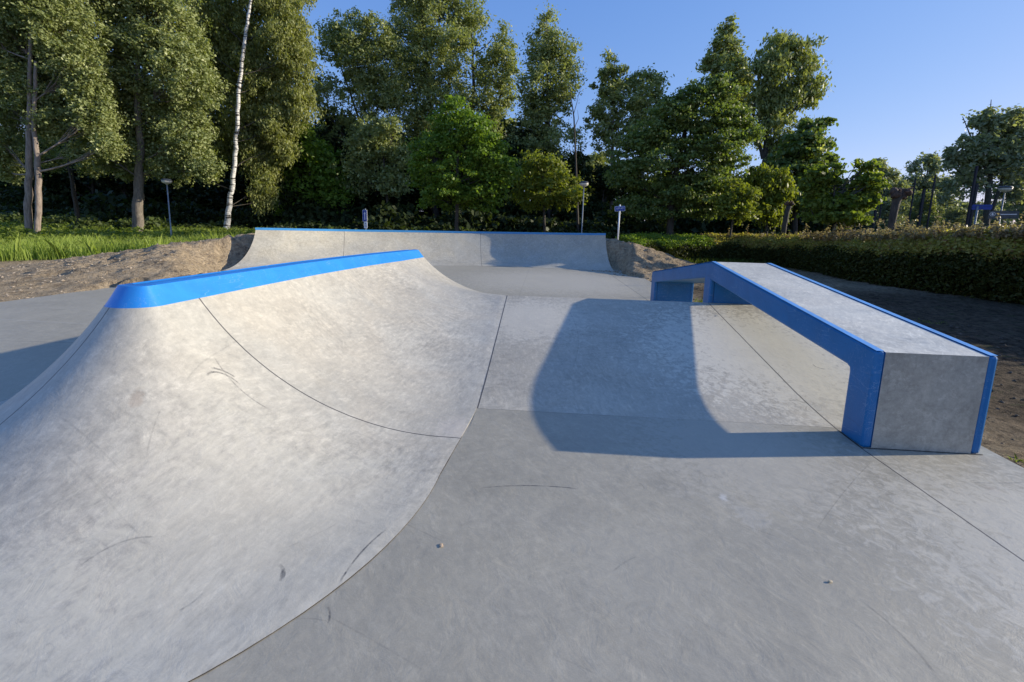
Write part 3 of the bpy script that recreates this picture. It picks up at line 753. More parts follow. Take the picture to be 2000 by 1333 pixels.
# ball court fence
def court(pts, H, label, rp, name='ball_court_fence', mesh_to=2.0, rail=True):
    p0 = pts[0]; e = empty(name, (p0[0], p0[1], 0), label, 'fence', 'tall navy fences of the ball court')
    for (x, y, h_) in pts:
        rp_ = rp * (1.35 if h_ == 4.05 else 1)
        MB().box((x - p0[0] - rp_, y - p0[1] - rp_, 0), (x - p0[0] + rp_, y - p0[1] + rp_, h_)).build('post', m_navy, e)
    for (x0, y0, h0_), (x1, y1, h1_) in zip(pts[:-1], pts[1:]):
        d = Vector((x1 - x0, y1 - y0, 0)); L = d.length; d.normalize(); h_ = min(h0_, h1_); q = MB()
        nw = int(L / .12)
        def bar(sa, za, sb_, zb, r):
            i = len(q.v)
            for s, z in ((sa, za), (sb_, zb)):
                c_ = Vector((x0 - p0[0], y0 - p0[1], 0)) + d * s
                dz = (0, 0, r) if abs(zb - za) < 1e-6 else (d.x * r, d.y * r, 0)
                q.v.append((c_.x - dz[0], c_.y - dz[1], z - dz[2])); q.v.append((c_.x + dz[0], c_.y + dz[1], z + dz[2]))
            q.f.append((i, i + 1, i + 3, i + 2))
        for j in range(1, nw): bar(L * j / nw, .05, L * j / nw, h_ - .1, .003)
        z = .05
        while z < h_: bar(0, z, L, z, .004 if z > 2.05 or z < 1.9 else .02); z += .2
        q.build('mesh_panel', m_green, e)
        c0_ = Vector((x0 - p0[0], y0 - p0[1], 0)); c1_ = c0_ + d * L
        pyobj('wind_net', [(c0_.x, c0_.y, .05), (c1_.x, c1_.y, .05), (c1_.x, c1_.y, 1.98), (c0_.x, c0_.y, 1.98)], [(0, 1, 2, 3)], m_net, e)
    return e
n = N('wind_net'); n.p.inputs['Base Color'].default_value = (.05, .10, .075, 1); n.p.inputs['Roughness'].default_value = .9
tr_ = n.new('ShaderNodeBsdfTransparent'); mx_ = n.new('ShaderNodeMixShader'); mx_.inputs[0].default_value = .45
n.link(tr_.outputs[0], mx_.inputs[1]); n.link(n.p.outputs[0], mx_.inputs[2]); n.link(mx_.outputs[0], n.out.inputs[0]); m_net = n.m
m_green = simple('court_wire', (.02, .05, .045), .5)
court([(14.3, 12.0, 4.0), (14.5, 14.3, 4.0), (14.75, 16.6, 4.05), (15.0, 18.5, 4.0), (15.3, 19.8, 4.0), (15.6, 21.9, 4.0), (16.0, 25.0, 4.0)], 4, 'near side of the tall navy ball court fence just behind the hedge', .022)
court([(23.4, 19.5, 4.6), (23.6, 23.0, 4.6), (23.7, 26.5, 4.6), (23.8, 30.0, 4.6), (23.9, 34.0, 4.6)], 4.6, 'far side of the tall navy ball court fence deeper behind the court', .06)
court([(23.4, 19.3, 3.0), (20.4, 18.3, 3.0), (17.4, 17.3, 3.0)], 3, 'short lower navy fence section inside the ball court', .05)

# ---------------------------------------------------------------- foliage
def leaves(centres, rad, per, size, long=1.6, flat=.75, droop=0., upb=.35):
    """leaf rhombi scattered in clumps round the centres"""
    n_ = len(centres); c_ = np.repeat(centres, per, 0); r_ = np.repeat(rad, per)[:, None]
    off = RNG.normal(0, .5, (n_ * per, 3)); off[:, 2] *= flat
    if droop: off[:, 2] -= droop * np.abs(RNG.normal(0, .6, n_ * per)) 
    pos = c_ + off * r_
    nn = off / (np.linalg.norm(off, axis=1, keepdims=True) + 1e-6) * .55 + RNG.normal(0, .55, off.shape) + np.array([0, 0, upb])
    nn /= np.linalg.norm(nn, axis=1, keepdims=True) + 1e-6
    t = RNG.normal(0, 1, off.shape)
    if droop: t = t * .35 + np.array([0, 0, -1.])
    t -= (t * nn).sum(1, keepdims=True) * nn; t /= np.linalg.norm(t, axis=1, keepdims=True) + 1e-6
    b = np.cross(nn, t); s = (size * RNG.uniform(.55, 1.6, (n_ * per, 1)))
    L = t * s * long / 2; Wd = b * s / 2
    fold = nn * s * .12
    return np.stack([pos - L, pos + Wd * .9 + fold, pos + L, pos - Wd * .9 + fold], 1)
def limb(mb, a, b, r0, r1, bend=.12, n=7, seg=6):
    a = Vector(a); b = Vector(b); d = b - a; L = d.length
    o1 = Vector((random.uniform(-1, 1), random.uniform(-1, 1), random.uniform(.2, 1))) * L * bend
    pts = []; 
    for i in range(seg + 1):
        t = i / seg; pts.append(a + d * t + o1 * math.sin(t * pi) + Vector((0, 0, -.10 * L * math.sin(t * pi))))
    mb.tube(pts, [r0 + (r1 - r0) * i / seg for i in range(seg + 1)], n, False); return pts
MPX = 1 / F
M_leaf = {
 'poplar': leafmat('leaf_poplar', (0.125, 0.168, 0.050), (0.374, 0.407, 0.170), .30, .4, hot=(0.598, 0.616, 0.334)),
 'birch': leafmat('leaf_birch', (0.154, 0.189, 0.057), (0.367, 0.378, 0.149), .38, .35),
 'willow': leafmat('leaf_willow', (0.136, 0.178, 0.058), (0.369, 0.400, 0.160), .32, .35),
 'maple': leafmat('leaf_maple', (0.077, 0.152, 0.021), (0.209, 0.305, 0.040), .40, .3),
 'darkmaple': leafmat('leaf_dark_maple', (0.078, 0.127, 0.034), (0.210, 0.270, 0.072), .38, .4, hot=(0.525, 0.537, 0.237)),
 'yellow': leafmat('leaf_yellow', (0.114, 0.150, 0.024), (0.270, 0.300, 0.050), .4, .3),
 'light': leafmat('leaf_light', (0.100, 0.152, 0.026), (0.225, 0.275, 0.051), .45, .3),
 'far': leafmat('leaf_far', (0.169, 0.203, 0.128), (0.367, 0.396, 0.240), .35, .2),  # paler, greyer green: distant haze put into the leaf colour
 'wood': leafmat('leaf_wood', (.018, .030, .010), (.050, .070, .022), .3, .2),
 'shrub': leafmat('leaf_shrub', (0.040, 0.065, 0.017), (0.105, 0.140, 0.040), .35, .3),
}
B_bark = {'grey': barkmat('bark_grey', (.10, .085, .068), (.24, .205, .165)), 'dark': barkmat('bark_dark', (.030, .026, .020), (.085, .072, .055)),
          'birch': barkmat('bark_birch', (.55, .53, .50), (.76, .75, .72), birch=True), 'poplar': barkmat('bark_poplar', (.17, .135, .11), (.34, .28, .235))}
def tree(name, kind, bark, label, base, v, lobes, trunk, dens=1.0, leafpx=2.7, clump=12., per=68, cat='tree', shell=.45, droop=0., gaps=.0,
         long=1.6, trunks=None, group=None, dshift=0., depth=1.0, limbr=1.0, flat=.75):
    """lobes: (px, py, rx, ry) of the crown's masses as seen at distance v, turned into real ellipsoids with depth.
    trunk: list of (px, py, width px) up the stem"""
    bp = at(base[0], base[1], v); g = gz(bp.x, bp.y); org = Vector((bp.x, bp.y, g)); mb2 = MB()
    k = v * MPX * 1.0; ca = v / math.hypot(bp.x, v)
    e = empty(name, org, label, cat, group); mb = MB()
    stems = trunks or [trunk]; top = []
    for tr in stems:
        pts = [at(x, y, v) for x, y, w_ in tr]
        pts[0] = Vector((pts[0].x, pts[0].y, gz(pts[0].x, pts[0].y) - .15)) if (pts[0] - org).length < 6 else pts[0]
        rs = [w_ * k * .5 * ca for _, _, w_ in tr]
        # resample for smooth taper, slight wander
        P2 = []; R2 = []
        for i in range(len(pts) - 1):
            for q in range(5):
                t = q / 5; pnt = pts[i].lerp(pts[i + 1], t); r = rs[i] + (rs[i + 1] - rs[i]) * t
                wob = .25 * r
                P2.append(pnt - org + Vector((random.uniform(-wob, wob), random.uniform(-wob, wob), 0))); R2.append(r)
        P2.append(pts[-1] - org); R2.append(rs[-1])
        R2[0] *= 1.3; mb.tube(P2, R2, 12, False); top += [(p_, r_) for p_, r_ in zip(P2, R2)]
    cs = []; rads = []
    zlow = min((at(l_[0], l_[1] + l_[3] * .6, v) - org).z for l_ in lobes)
    for (px, py, rx, ry) in lobes:
        kk = random.uniform(-.35, .35) * max(rx * ca, .8 * ry) * k * depth + dshift; c0 = at(px, py, v + kk) - org; a_ = rx * k * ca; b_ = ry * k; dd = max(a_, .8 * b_) * depth
        pass
        # limb from the stem to the heart of the mass
        cand = [q for q in top if zlow <= q[0].z < c0.z - .1 * b_] or [q for q in top if q[0].z >= zlow][:2] or top[-3:]
        hd = lambda q: math.hypot(q[0].x - c0.x, q[0].y - c0.y); jt = random.uniform(.25, .6); s0 = min(cand, key=lambda q: .3 * hd(q) + abs(q[0].z - (c0.z - .4 * b_ - jt * hd(q))))
        lp = limb(mb2, s0[0], c0, min(s0[1] * .5, .011 * (s0[0] - c0).length + .02) * limbr, .02 * limbr + .01)
        area = pi * rx * ry; ncl = max(4, int(area / (pi * clump ** 2) * 5.5 * dens))
        d = RNG.normal(0, 1, (ncl, 3)); d /= np.linalg.norm(d, axis=1, keepdims=True)
        rr = (shell + (1 - shell) * RNG.random(ncl) ** .6) * (1 + .16 * RNG.normal(0, 1, ncl))
        loc = d * rr[:, None] * np.array([a_, dd, b_]) + np.array(c0)
        if gaps:
            keep = (vn(loc[:, 0] * .8 + loc[:, 1] * .3, loc[:, 2] * .8, 77) + .55 * vn(loc[:, 0] * 2.1, loc[:, 2] * 2.1 + loc[:, 1], 78) > -.5 + gaps * .95); loc = loc[keep]
        cs.append(loc); rads.append(np.full(len(loc), clump * k * 1.0) * RNG.uniform(.45, 1.6, len(loc)))
        for q in range(0, len(loc), 5):
            s1 = random.choice(lp[2:]); mb2.tube([s1, s1.lerp(Vector(loc[q]), .55) + Vector((0, 0, .04)), Vector(loc[q])], [.018 * limbr + .004, .011 * limbr + .003, .004], 4, False)
    mb.build('trunk', B_bark[bark], e, True); mb2.build('branches', B_bark['dark' if bark == 'birch' else bark], e, True)
    cs = np.concatenate(cs); rads = np.concatenate(rads)
    Vq = leaves(cs, rads, per, leafpx * k, long, flat, droop)
    cr = np.repeat(RNG.random(len(cs)), per)
    quads('crown', Vq, M_leaf[kind], e, rnd=np.clip(.55 * cr + .45 * RNG.random(len(Vq)), 0, 1))
    return e

# left foreground row
tree('poplar_tree', 'poplar', 'poplar', 'twin trunked grey green poplar at the left edge of the photo', (64, 470), 23,
     [(-30,140,70,80),(-30,60,80,90),(60,-40,120,90),(20,60,90,80),(120,60,90,80),(60,150,90,70),(165,150,70,60),(10,210,60,50),(110,235,60,35),(190,230,45,45),(10,290,45,40),(90,205,70,40),(215,285,30,25),(20,335,30,18),(150,300,25,18)],
     None, trunks=[[(57,474,21),(56,400,20),(57,300,18),(58,200,12),(60,60,9),(60,-60,5)], [(71,470,17),(75,400,17),(73,320,16),(67,250,12),(70,120,8)]], leafpx=3.1, clump=13, per=78, dens=1.3, dshift=1.0, gaps=.1)
tree('poplar_tree', 'poplar', 'dark', 'dark slender leaning trunk between the two large poplars at left', (155, 462), 29,
     [(110,80,70,80),(150,180,60,70),(170,260,45,40),(95,300,40,40),(180,320,30,25)], [(157,468,14),(145,380,11),(132,300,9),(120,200,6),(115,60,4)], dens=.8)
tree('poplar_tree', 'poplar', 'grey', 'stout poplar left of the tall lamp post, full grey green crown', (270, 464), 26.5,
     [(270,-40,110,80),(240,50,80,80),(330,60,80,80),(280,140,100,70),(370,150,55,70),(220,200,60,60),(320,220,80,60),(260,280,70,45),(370,270,60,50),(210,300,40,40),(330,320,60,35),(400,330,35,25),(260,335,35,20)],
     None, trunks=[[(270,468,23),(271,400,22),(274,320,19),(268,200,14),(272,60,9),(275,-40,5)], [(262,466,16),(264,400,12),(266,330,9)]], leafpx=3.0, clump=13, per=78, dens=1.25, dshift=1.0, gaps=.1)
tree('birch_tree', 'birch', 'birch', 'tall white barked birch leaning right with drooping foliage', (440, 462), 30.5,
     [(410,30,50,50),(415,100,45,50),(520,-30,90,60),(470,60,70,70),(560,50,55,60),(580,110,40,50),(430,150,55,60),(520,150,70,70),(585,195,38,40),(480,230,60,60),(545,235,45,50),(440,270,45,40),(505,300,40,50),(520,355,28,45),(400,230,40,50),(555,290,28,30),(395,320,25,25),(505,395,14,20)],
     [(438,464,17),(447,415,12.5),(454,360,11),(460,290,9.5),(464,230,9),(467,170,8),(474,110,7.5),(481,60,7),(490,0,5),(497,-60,3)], droop=.9, leafpx=2.6, clump=12, per=84, long=2.1, shell=.3, dens=1.15, limbr=.5, dshift=2.3)
# middle row
tree('willow_tree', 'willow', 'dark', 'grey green willow showing bare forked limbs just right of the birch', (735, 455), 40,
     [(640,190,35,45),(650,90,32,40),(690,60,40,38),(735,70,40,40),(700,120,55,50),(760,130,38,50),(720,190,50,55),(770,210,40,50),(690,260,40,35),(740,280,50,40),(640,260,30,25)],
     None, trunks=[[(737,460,13),(733,380,11),(728,320,9),(715,240,6),(705,160,4),(690,80,2)], [(731,330,7),(700,300,5),(668,262,4),(640,220,2)], [(724,300,6),(690,200,4),(662,120,2)]], dens=.95, gaps=.22)
tree('willow_tree', 'willow', 'dark', 'tallest grey green willow in the middle, crown leaving the top of the photo', (850, 455), 42,
     [(820,-20,55,50),(800,50,42,50),(860,30,45,55),(830,110,60,55),(890,100,35,50),(800,170,45,50),(870,185,50,50),(820,240,40,40),(850,260,45,35)],
     None, trunks=[[(852,460,15),(850,380,12),(845,280,9),(835,150,6),(825,20,3)], [(850,330,9),(870,240,6),(880,140,4),(885,60,2)], [(848,330,8),(815,220,5),(800,120,3)]], dens=1.0, gaps=.2)
tree('willow_tree', 'willow', 'dark', 'grey green willow with open branches reaching right, beside the tallest one', (925, 455), 44,
     [(915,25,32,40),(930,90,38,45),(965,70,28,35),(985,110,25,30),(955,150,38,40),(995,160,20,35),(940,200,32,35),(985,205,24,28),(965,240,25,20)],
     None, trunks=[[(925,460,11),(925,360,9),(922,260,7),(925,150,5),(920,40,2)], [(926,320,6),(955,240,4),(985,170,3),(995,130,1.5)], [(926,280,5),(960,220,3),(1000,190,1.5)]], dens=.9, gaps=.27)
tree('maple_tree', 'maple', 'dark', 'bright green young maple with thin trunk behind the back quarter pipe', (893, 452), 25,
     [(893,215,28,22),(880,250,45,28),(925,250,38,28),(850,290,45,32),(905,295,55,35),(960,300,38,35),(830,335,40,35),(890,345,60,35),(955,350,45,38),(870,385,55,25),(940,388,45,25),(990,335,18,25)],
     [(893,458,8),(892,400,7),(893,330,5.5),(897,220,3)], leafpx=3.6, clump=12, per=58, long=1.3, flat=.45, dens=1.05, gaps=.14)
tree('poplar_tree', 'willow', 'dark', 'tall narrow conical poplar standing alone against the blue sky', (1075, 455), 40,
     [(1068,50,18,28),(1060,90,32,30),(1092,95,25,25),(1068,130,42,30),(1105,140,22,25),(1055,170,38,32),(1095,175,30,25),(1045,215,35,32),(1080,225,42,35),(1040,262,42,30),(1085,275,48,30),(1050,300,50,22)],
     [(1075,460,12),(1073,350,9),(1070,220,6),(1068,100,3),(1068,35,1.2)], dens=.95, gaps=.15)
tree('willow_tree', 'willow', 'grey', 'slim pale willow against the sky right of the narrow poplar', (1190, 455), 41,
     [(1196,135,24,26),(1188,170,28,28),(1205,185,22,25),(1180,215,28,28),(1172,250,25,25),(1195,270,35,30)], [(1192,460,8),(1195,330,6),(1198,220,4),(1200,120,1.5)], dens=.62, gaps=.28, leafpx=3.2, clump=11)
tree('willow_tree', 'willow', 'grey', 'feathery pale willow peeking out over the large maple', (1252, 455), 42,
     [(1240,160,22,22),(1272,155,18,22),(1250,190,35,25),(1283,185,18,20),(1235,225,35,30),(1275,225,30,30),(1255,265,45,30)], [(1255,460,8),(1255,330,6),(1252,220,4),(1272,140,1)], dens=.6, gaps=.3, leafpx=3.2, clump=11)
tree('maple_tree', 'darkmaple', 'dark', 'large broad dark green maple with sun glints, right of centre', (1312, 456), 27,
     [(1385,165,30,20),(1350,190,35,22),(1410,190,32,25),(1310,225,42,25),(1375,225,48,30),(1435,230,28,28),(1265,265,42,25),(1330,270,50,32),(1400,275,48,35),(1235,305,40,28),(1290,315,50,32),(1360,325,50,38),(1425,310,32,35),(1225,345,35,30),(1275,365,48,32),(1340,375,50,32),(1395,370,35,35),(1240,395,38,22),(1310,410,50,20),(1375,410,30,20),(1460,260,18,22)],
     [(1312,460,15),(1310,400,12),(1322,320,9),(1345,230,5),(1370,170,2)], leafpx=3.4, clump=12, per=64, long=1.3, flat=.4, gaps=.08, dens=1.25)
tree('poplar_tree', 'willow', 'dark', 'spire topped tall tree rising behind the large maple', (1418, 455), 43,
     [(1418,55,10,20),(1412,90,22,20),(1430,100,15,18),(1395,125,22,18),(1425,135,32,22),(1410,165,35,22),(1445,170,28,22),(1435,205,33,28),(1432,250,34,28)],
     [(1420,460,10),(1420,330,8),(1420,180,5),(1418,35,1.2)], dens=.85, gaps=.2, leafpx=3.3, clump=10)
tree('willow_tree', 'willow', 'dark', 'airy spreading willow with a long limb reaching right into the sky', (1490, 455), 40,
     [(1520,95,32,28),(1555,95,25,25),(1500,140,32,32),(1545,145,40,35),(1568,128,16,16),(1608,152,13,9),(1585,180,12,9),(1490,190,28,32),(1530,200,42,38),(1575,190,22,22),(1510,250,42,32),(1555,245,26,26),(1530,290,38,25)],
     None, trunks=[[(1488,460,14),(1492,330,11),(1500,240,8),(1512,150,5),(1522,80,2)], [(1494,300,8),(1530,240,5),(1575,185,3.5),(1618,150,1.5)], [(1492,310,7),(1470,240,5),(1480,160,3),(1490,110,1.5)], [(1500,260,5),(1540,180,3.5),(1555,100,1.5)]],
     dens=.72, gaps=.25, leafpx=3.0, clump=11, droop=.4, long=2.2)
tree('maple_tree', 'darkmaple', 'dark', 'dark maple with ragged horizontal branches pointing right, beside the airy willow', (1555, 455), 33,
     [(1590,245,26,9),(1618,240,14,6),(1575,268,34,12),(1610,285,20,8),(1560,295,45,16),(1622,312,14,7),(1590,320,35,14),(1540,335,55,22),(1600,350,30,16),(1520,375,45,25),(1570,385,40,25)],
     [(1556,460,11),(1555,380,9),(1560,300,6),(1585,245,2)], leafpx=4.4, clump=9, per=34, flat=.4, dens=1.15, gaps=.1)
tree('ash_tree', 'light', 'dark', 'small light green tree with thin dark trunk behind the hedge', (1628, 462), 20,
     [(1650,318,30,14),(1620,335,38,18),(1680,335,32,18),(1600,360,35,20),(1650,365,45,22),(1700,358,28,16),(1610,395,32,20),(1660,398,45,20),(1700,390,22,14),(1650,425,40,14),(1588,420,20,14),(1672,432,25,12)],
     [(1627,470,9),(1631,432,6),(1628,390,4),(1632,340,2.5)], leafpx=4.6, clump=8, per=26, flat=.38, dens=1.0, gaps=.32, depth=.8)
tree('young_tree', 'yellow', 'dark', 'small olive yellow tree on a thin stem behind the hedge', (1432, 452), 25,
     [(1438,372,26,18),(1425,395,25,18),(1455,392,24,20),(1440,415,30,14)], [(1422,458,4.5),(1432,430,4),(1438,385,2)], leafpx=3.6, clump=9, per=36, dens=1.1)
tree('weeping_tree', 'yellow', 'dark', 'golden green weeping tree beside the short pollard stump', (1500, 452), 28,
     [(1488,342,32,18),(1520,350,24,18),(1475,365,28,22),(1510,378,34,25),(1535,375,12,18),(1500,410,28,20),(1525,412,12,14)], [(1500,458,7),(1498,400,6),(1500,350,3)], leafpx=3.2, clump=9, per=40, droop=.9, long=2.0, dens=1.15)
tree('young_tree', 'yellow', 'dark', 'low olive yellow tree in front of the wood left of the centre lamp post', (1065, 452), 29,
     [(1040,318,26,18),(1075,325,30,20),(1030,350,34,22),(1085,352,42,22),(1050,385,48,24),(1110,380,30,25)], [(1066,460,6),(1062,390,5),(1058,330,3)], leafpx=3.6, clump=12, per=40, dens=1.0)
tree('young_tree', 'maple', 'dark', 'dense mid green tree directly right of the birch foliage', (610, 455), 35.5,
     [(590,275,35,35),(625,310,38,35),(570,330,35,35),(610,365,48,35),(655,375,35,40),(570,400,38,28),(640,425,45,22)], [(612,460,8),(608,380,6),(602,300,3)], leafpx=4.2, clump=13, per=38, dens=1.0)
tree('shrub_tree', 'willow', 'dark', 'pale olive bushy tree below the forked willow', (770, 455), 36,
     [(730,260,28,30),(770,255,25,22),(705,300,38,30),(755,305,38,30),(700,350,42,32),(765,355,38,32),(790,310,22,22)], [(765,460,7),(755,380,5),(748,300,3)], leafpx=3.6, clump=13, per=40, dens=1.0)
# right background
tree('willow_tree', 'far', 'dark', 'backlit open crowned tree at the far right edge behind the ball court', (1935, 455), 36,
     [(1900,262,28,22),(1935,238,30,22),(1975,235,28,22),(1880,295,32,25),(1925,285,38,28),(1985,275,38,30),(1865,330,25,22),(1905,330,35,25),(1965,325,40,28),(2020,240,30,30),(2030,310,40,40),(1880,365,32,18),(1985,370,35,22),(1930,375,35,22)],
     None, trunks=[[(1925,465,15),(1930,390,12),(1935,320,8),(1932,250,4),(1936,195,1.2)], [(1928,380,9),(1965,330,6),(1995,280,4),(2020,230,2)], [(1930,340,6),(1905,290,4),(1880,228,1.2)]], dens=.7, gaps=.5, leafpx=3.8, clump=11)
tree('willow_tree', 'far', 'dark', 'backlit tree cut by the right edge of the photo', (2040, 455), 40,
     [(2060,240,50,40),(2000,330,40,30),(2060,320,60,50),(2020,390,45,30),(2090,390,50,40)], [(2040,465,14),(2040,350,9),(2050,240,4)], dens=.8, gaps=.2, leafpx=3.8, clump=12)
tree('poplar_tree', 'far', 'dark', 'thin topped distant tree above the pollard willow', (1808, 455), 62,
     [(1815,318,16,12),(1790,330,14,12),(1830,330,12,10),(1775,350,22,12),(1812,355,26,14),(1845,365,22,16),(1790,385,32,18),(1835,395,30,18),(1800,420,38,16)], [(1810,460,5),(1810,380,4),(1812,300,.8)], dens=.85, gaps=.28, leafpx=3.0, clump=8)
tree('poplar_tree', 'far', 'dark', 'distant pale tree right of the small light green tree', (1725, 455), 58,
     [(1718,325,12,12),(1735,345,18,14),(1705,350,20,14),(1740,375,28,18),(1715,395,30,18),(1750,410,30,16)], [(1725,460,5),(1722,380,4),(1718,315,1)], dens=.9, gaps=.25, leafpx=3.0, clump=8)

# dead slender tree
p = at(1132, 455, 34); g = gz(p.x, p.y); e = empty('dead_tree', (p.x, p.y, g), 'bare dead sapling with a forked tip right of the narrow poplar', 'tree')
def rl(x, y, v): return tuple(at(x, y, v) - Vector((p.x, p.y, g)))
q = MB(); q.tube([(0, 0, -.1), rl(1124, 300, 34), rl(1121, 230, 34), rl(1113, 172, 34)], [.12, .07, .05, .012], 8, False)
q.tube([rl(1120, 225, 34), rl(1127, 200, 34), rl(1131, 182, 34)], [.03, .02, .008], 5, False); q.tube([rl(1122, 250, 34), rl(1130, 232, 34), rl(1128, 215, 34)], [.03, .02, .008], 5, False)
q.tube([rl(1120, 215, 34), rl(1114, 200, 34), rl(1108, 190, 34)], [.02, .015, .006], 5, False)
q.build('trunk', B_bark['dark'], e, True)

# pollard stumps
def pollard(label, px, v, pts, head, hr):
    b_ = at(px, 455, v); g = gz(b_.x, b_.y); org = Vector((b_.x, b_.y, g)); e = empty('pollard_willow', org, label, 'tree', 'pollarded willow stumps')
    q = MB(); P_ = [at(x, y, v) - org for x, y, w_ in pts]; P_[0].z = -.1; k = v * MPX
    R_ = [w_ * k * .5 for *_, w_ in pts]; P2 = []; R2 = []
    for i in range(len(P_) - 1):
        for j in range(6): t = j / 6; P2.append(P_[i].lerp(P_[i + 1], t)); R2.append((R_[i] + (R_[i + 1] - R_[i]) * t) * (1 + random.uniform(-.06, .06)))
    P2.append(P_[-1]); R2.append(R_[-1]); q.tube(P2, R2, 14, True); q.build('trunk', B_bark['dark'], e, True)
    # knobbly head: lumps with cut stubs
    bm = bmesh.new(); hc_ = at(head[0], head[1], v) - org
    for j in range(16):
        a = random.uniform(0, 2 * pi); r = hr * k * random.uniform(.1, .75)
        c_ = hc_ + Vector((math.cos(a) * r * 1.2, math.sin(a) * r, random.uniform(-.45, .35) * hr * k))
        bmesh.ops.create_icosphere(bm, subdivisions=2, radius=hr * k * random.uniform(.28, .5), matrix=Matrix.Translation(c_))
    for vtx in bm.verts:
        nz = Vector((math.sin(vtx.co.x * 37 + vtx.co.z * 21), math.sin(vtx.co.y * 41 + vtx.co.x * 13), math.sin(vtx.co.z * 33 + vtx.co.y * 19)))
        vtx.co += nz * .028
    me_ = bpy.data.meshes.new('knob_head'); bm.to_mesh(me_); bm.free(); link('knob_head', me_, e, [barkmat('bark_head', (.035, .022, .016), (.12, .075, .05), (5, 5, 5))], True)
    s = MB()
    for j in range(22):
        a = random.uniform(0, 2 * pi); d = Vector((math.cos(a) * 1.2, math.sin(a), random.uniform(-.2, .9))).normalized()
        p0 = hc_ + d * hr * k * .5; s.tube([p0, p0 + d * hr * k * random.uniform(.45, .75)], [.035, .026], 6)
    s.build('cut_stub', barkmat('bark_stub', (.10, .05, .03), (.22, .13, .08), (5, 5, 5)), e)
pollard('thick pollarded willow stump with a knobbly brown head behind the hedge, right', 1743, 17.2, [(1738,470,12),(1743,430,11),(1749,400,12.5),(1754,383,15)], (1760, 377), 14)
pollard('small leaning pollard stump next to the golden weeping tree', 1531, 24, [(1529,462,9),(1532,440,8.5),(1537,415,8),(1541,403,9)], (1542, 399), 7)

# ---- generic background wood: trees shared from a few meshes
def generic(seed, kind, n_l=9, per=34, H=9., Wd=3.4, leaf=.20, bark='dark', low=.15):
    q = MB(); q.tube([(0, 0, -.2), (.1, 0, H * .3), (-.05, .05, H * .6), (0, 0, H * .93)], [.2, .15, .1, .02], 8, False)
    cs = []; rr_ = []
    for i in range(n_l * 2):
        t = low + (1 - low) * (i + .5) / (n_l * 2); wd = Wd * (math.sin(pi * min(1, t * .95 + .12)) ** .7) * .6
        a = random.uniform(0, 2 * pi); c0 = Vector((math.cos(a) * wd, math.sin(a) * wd, H * t)); r = Wd * random.uniform(.3, .5)
        limb(q, (0, 0, H * t * .7), c0, .06, .02, n=5)
        d = RNG.normal(0, 1, (22, 3)); d /= np.linalg.norm(d, axis=1, keepdims=True)
        cs.append(np.array(c0) + d * r * RNG.uniform(.4, 1.1, (22, 1)) * np.array([1, 1, .75])); rr_.append(RNG.uniform(.35, .75, 22))
    cs = np.concatenate(cs); rr_ = np.concatenate(rr_)
    Vq = leaves(cs, rr_, per, leaf, 1.5, .7)
    e = empty('woodland_tree', (0, 0, 0)); q.build('trunk', B_bark[bark], e, True); quads('crown', Vq, M_leaf[kind], e)
    return e
def dup(e, loc, rz, sc, label=None, cat=None, group=None):
    r = e.copy(); C.objects.link(r); r.location = loc; r.rotation_euler = (0, 0, rz); r.scale = sc; tag(r, label, cat, group)
    for ch in e.children: c_ = ch.copy(); C.objects.link(c_); c_.parent = r
    return r
protos = [generic(1, 'wood'), generic(2, 'wood', H=10, Wd=3.0), generic(3, 'wood', Wd=4.2, low=.05), generic(4, 'willow', H=10, Wd=3.2), generic(5, 'far', n_l=8, H=9.5, Wd=3.4)]
used = [False] * 5
WL = 'dark leafy tree deep in the shaded wood behind the front row'; WG = 'trees deep in the shaded wood'
def place_wood(x, v, H, idx):
    p = at(x, 440, v); e = protos[idx]; s = H / 9.5; sc = (s * random.uniform(.9, 1.25), s * random.uniform(.9, 1.25), s)
    g = gz(p.x, p.y)
    if not used[idx]:
        used[idx] = True; e.location = (p.x, p.y, g); e.scale = sc; e.rotation_euler = (0, 0, random.uniform(0, 6)); tag(e, WL, 'tree', WG)
    else: dup(e, (p.x, p.y, g), random.uniform(0, 6), sc, WL, 'tree', WG)
for x in range(-60, 1160, 62):
    place_wood(x + random.uniform(-20, 20), random.uniform(38, 44), random.uniform(8.5, 10.5) if x < 1000 else 7.5, random.choice([0, 1, 2]))
    place_wood(x + 30 + random.uniform(-20, 20), random.uniform(48, 56), random.uniform(10, 12.5) if x < 960 else 9, random.choice([0, 1, 2, 3]))
for x in range(1170, 1640, 60):
    place_wood(x + random.uniform(-20, 20), random.uniform(38, 46), random.uniform(5.5, 7.5), random.choice([0, 1, 2]))
    place_wood(x + 30 + random.uniform(-15, 15), random.uniform(50, 58), random.uniform(7, 8.5), random.choice([0, 1, 2]))
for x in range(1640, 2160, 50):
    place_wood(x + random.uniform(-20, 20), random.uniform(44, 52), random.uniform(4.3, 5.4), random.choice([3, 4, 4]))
    place_wood(x + 25 + random.uniform(-15, 15), random.uniform(60, 70), random.uniform(5.5, 7.0), 4)
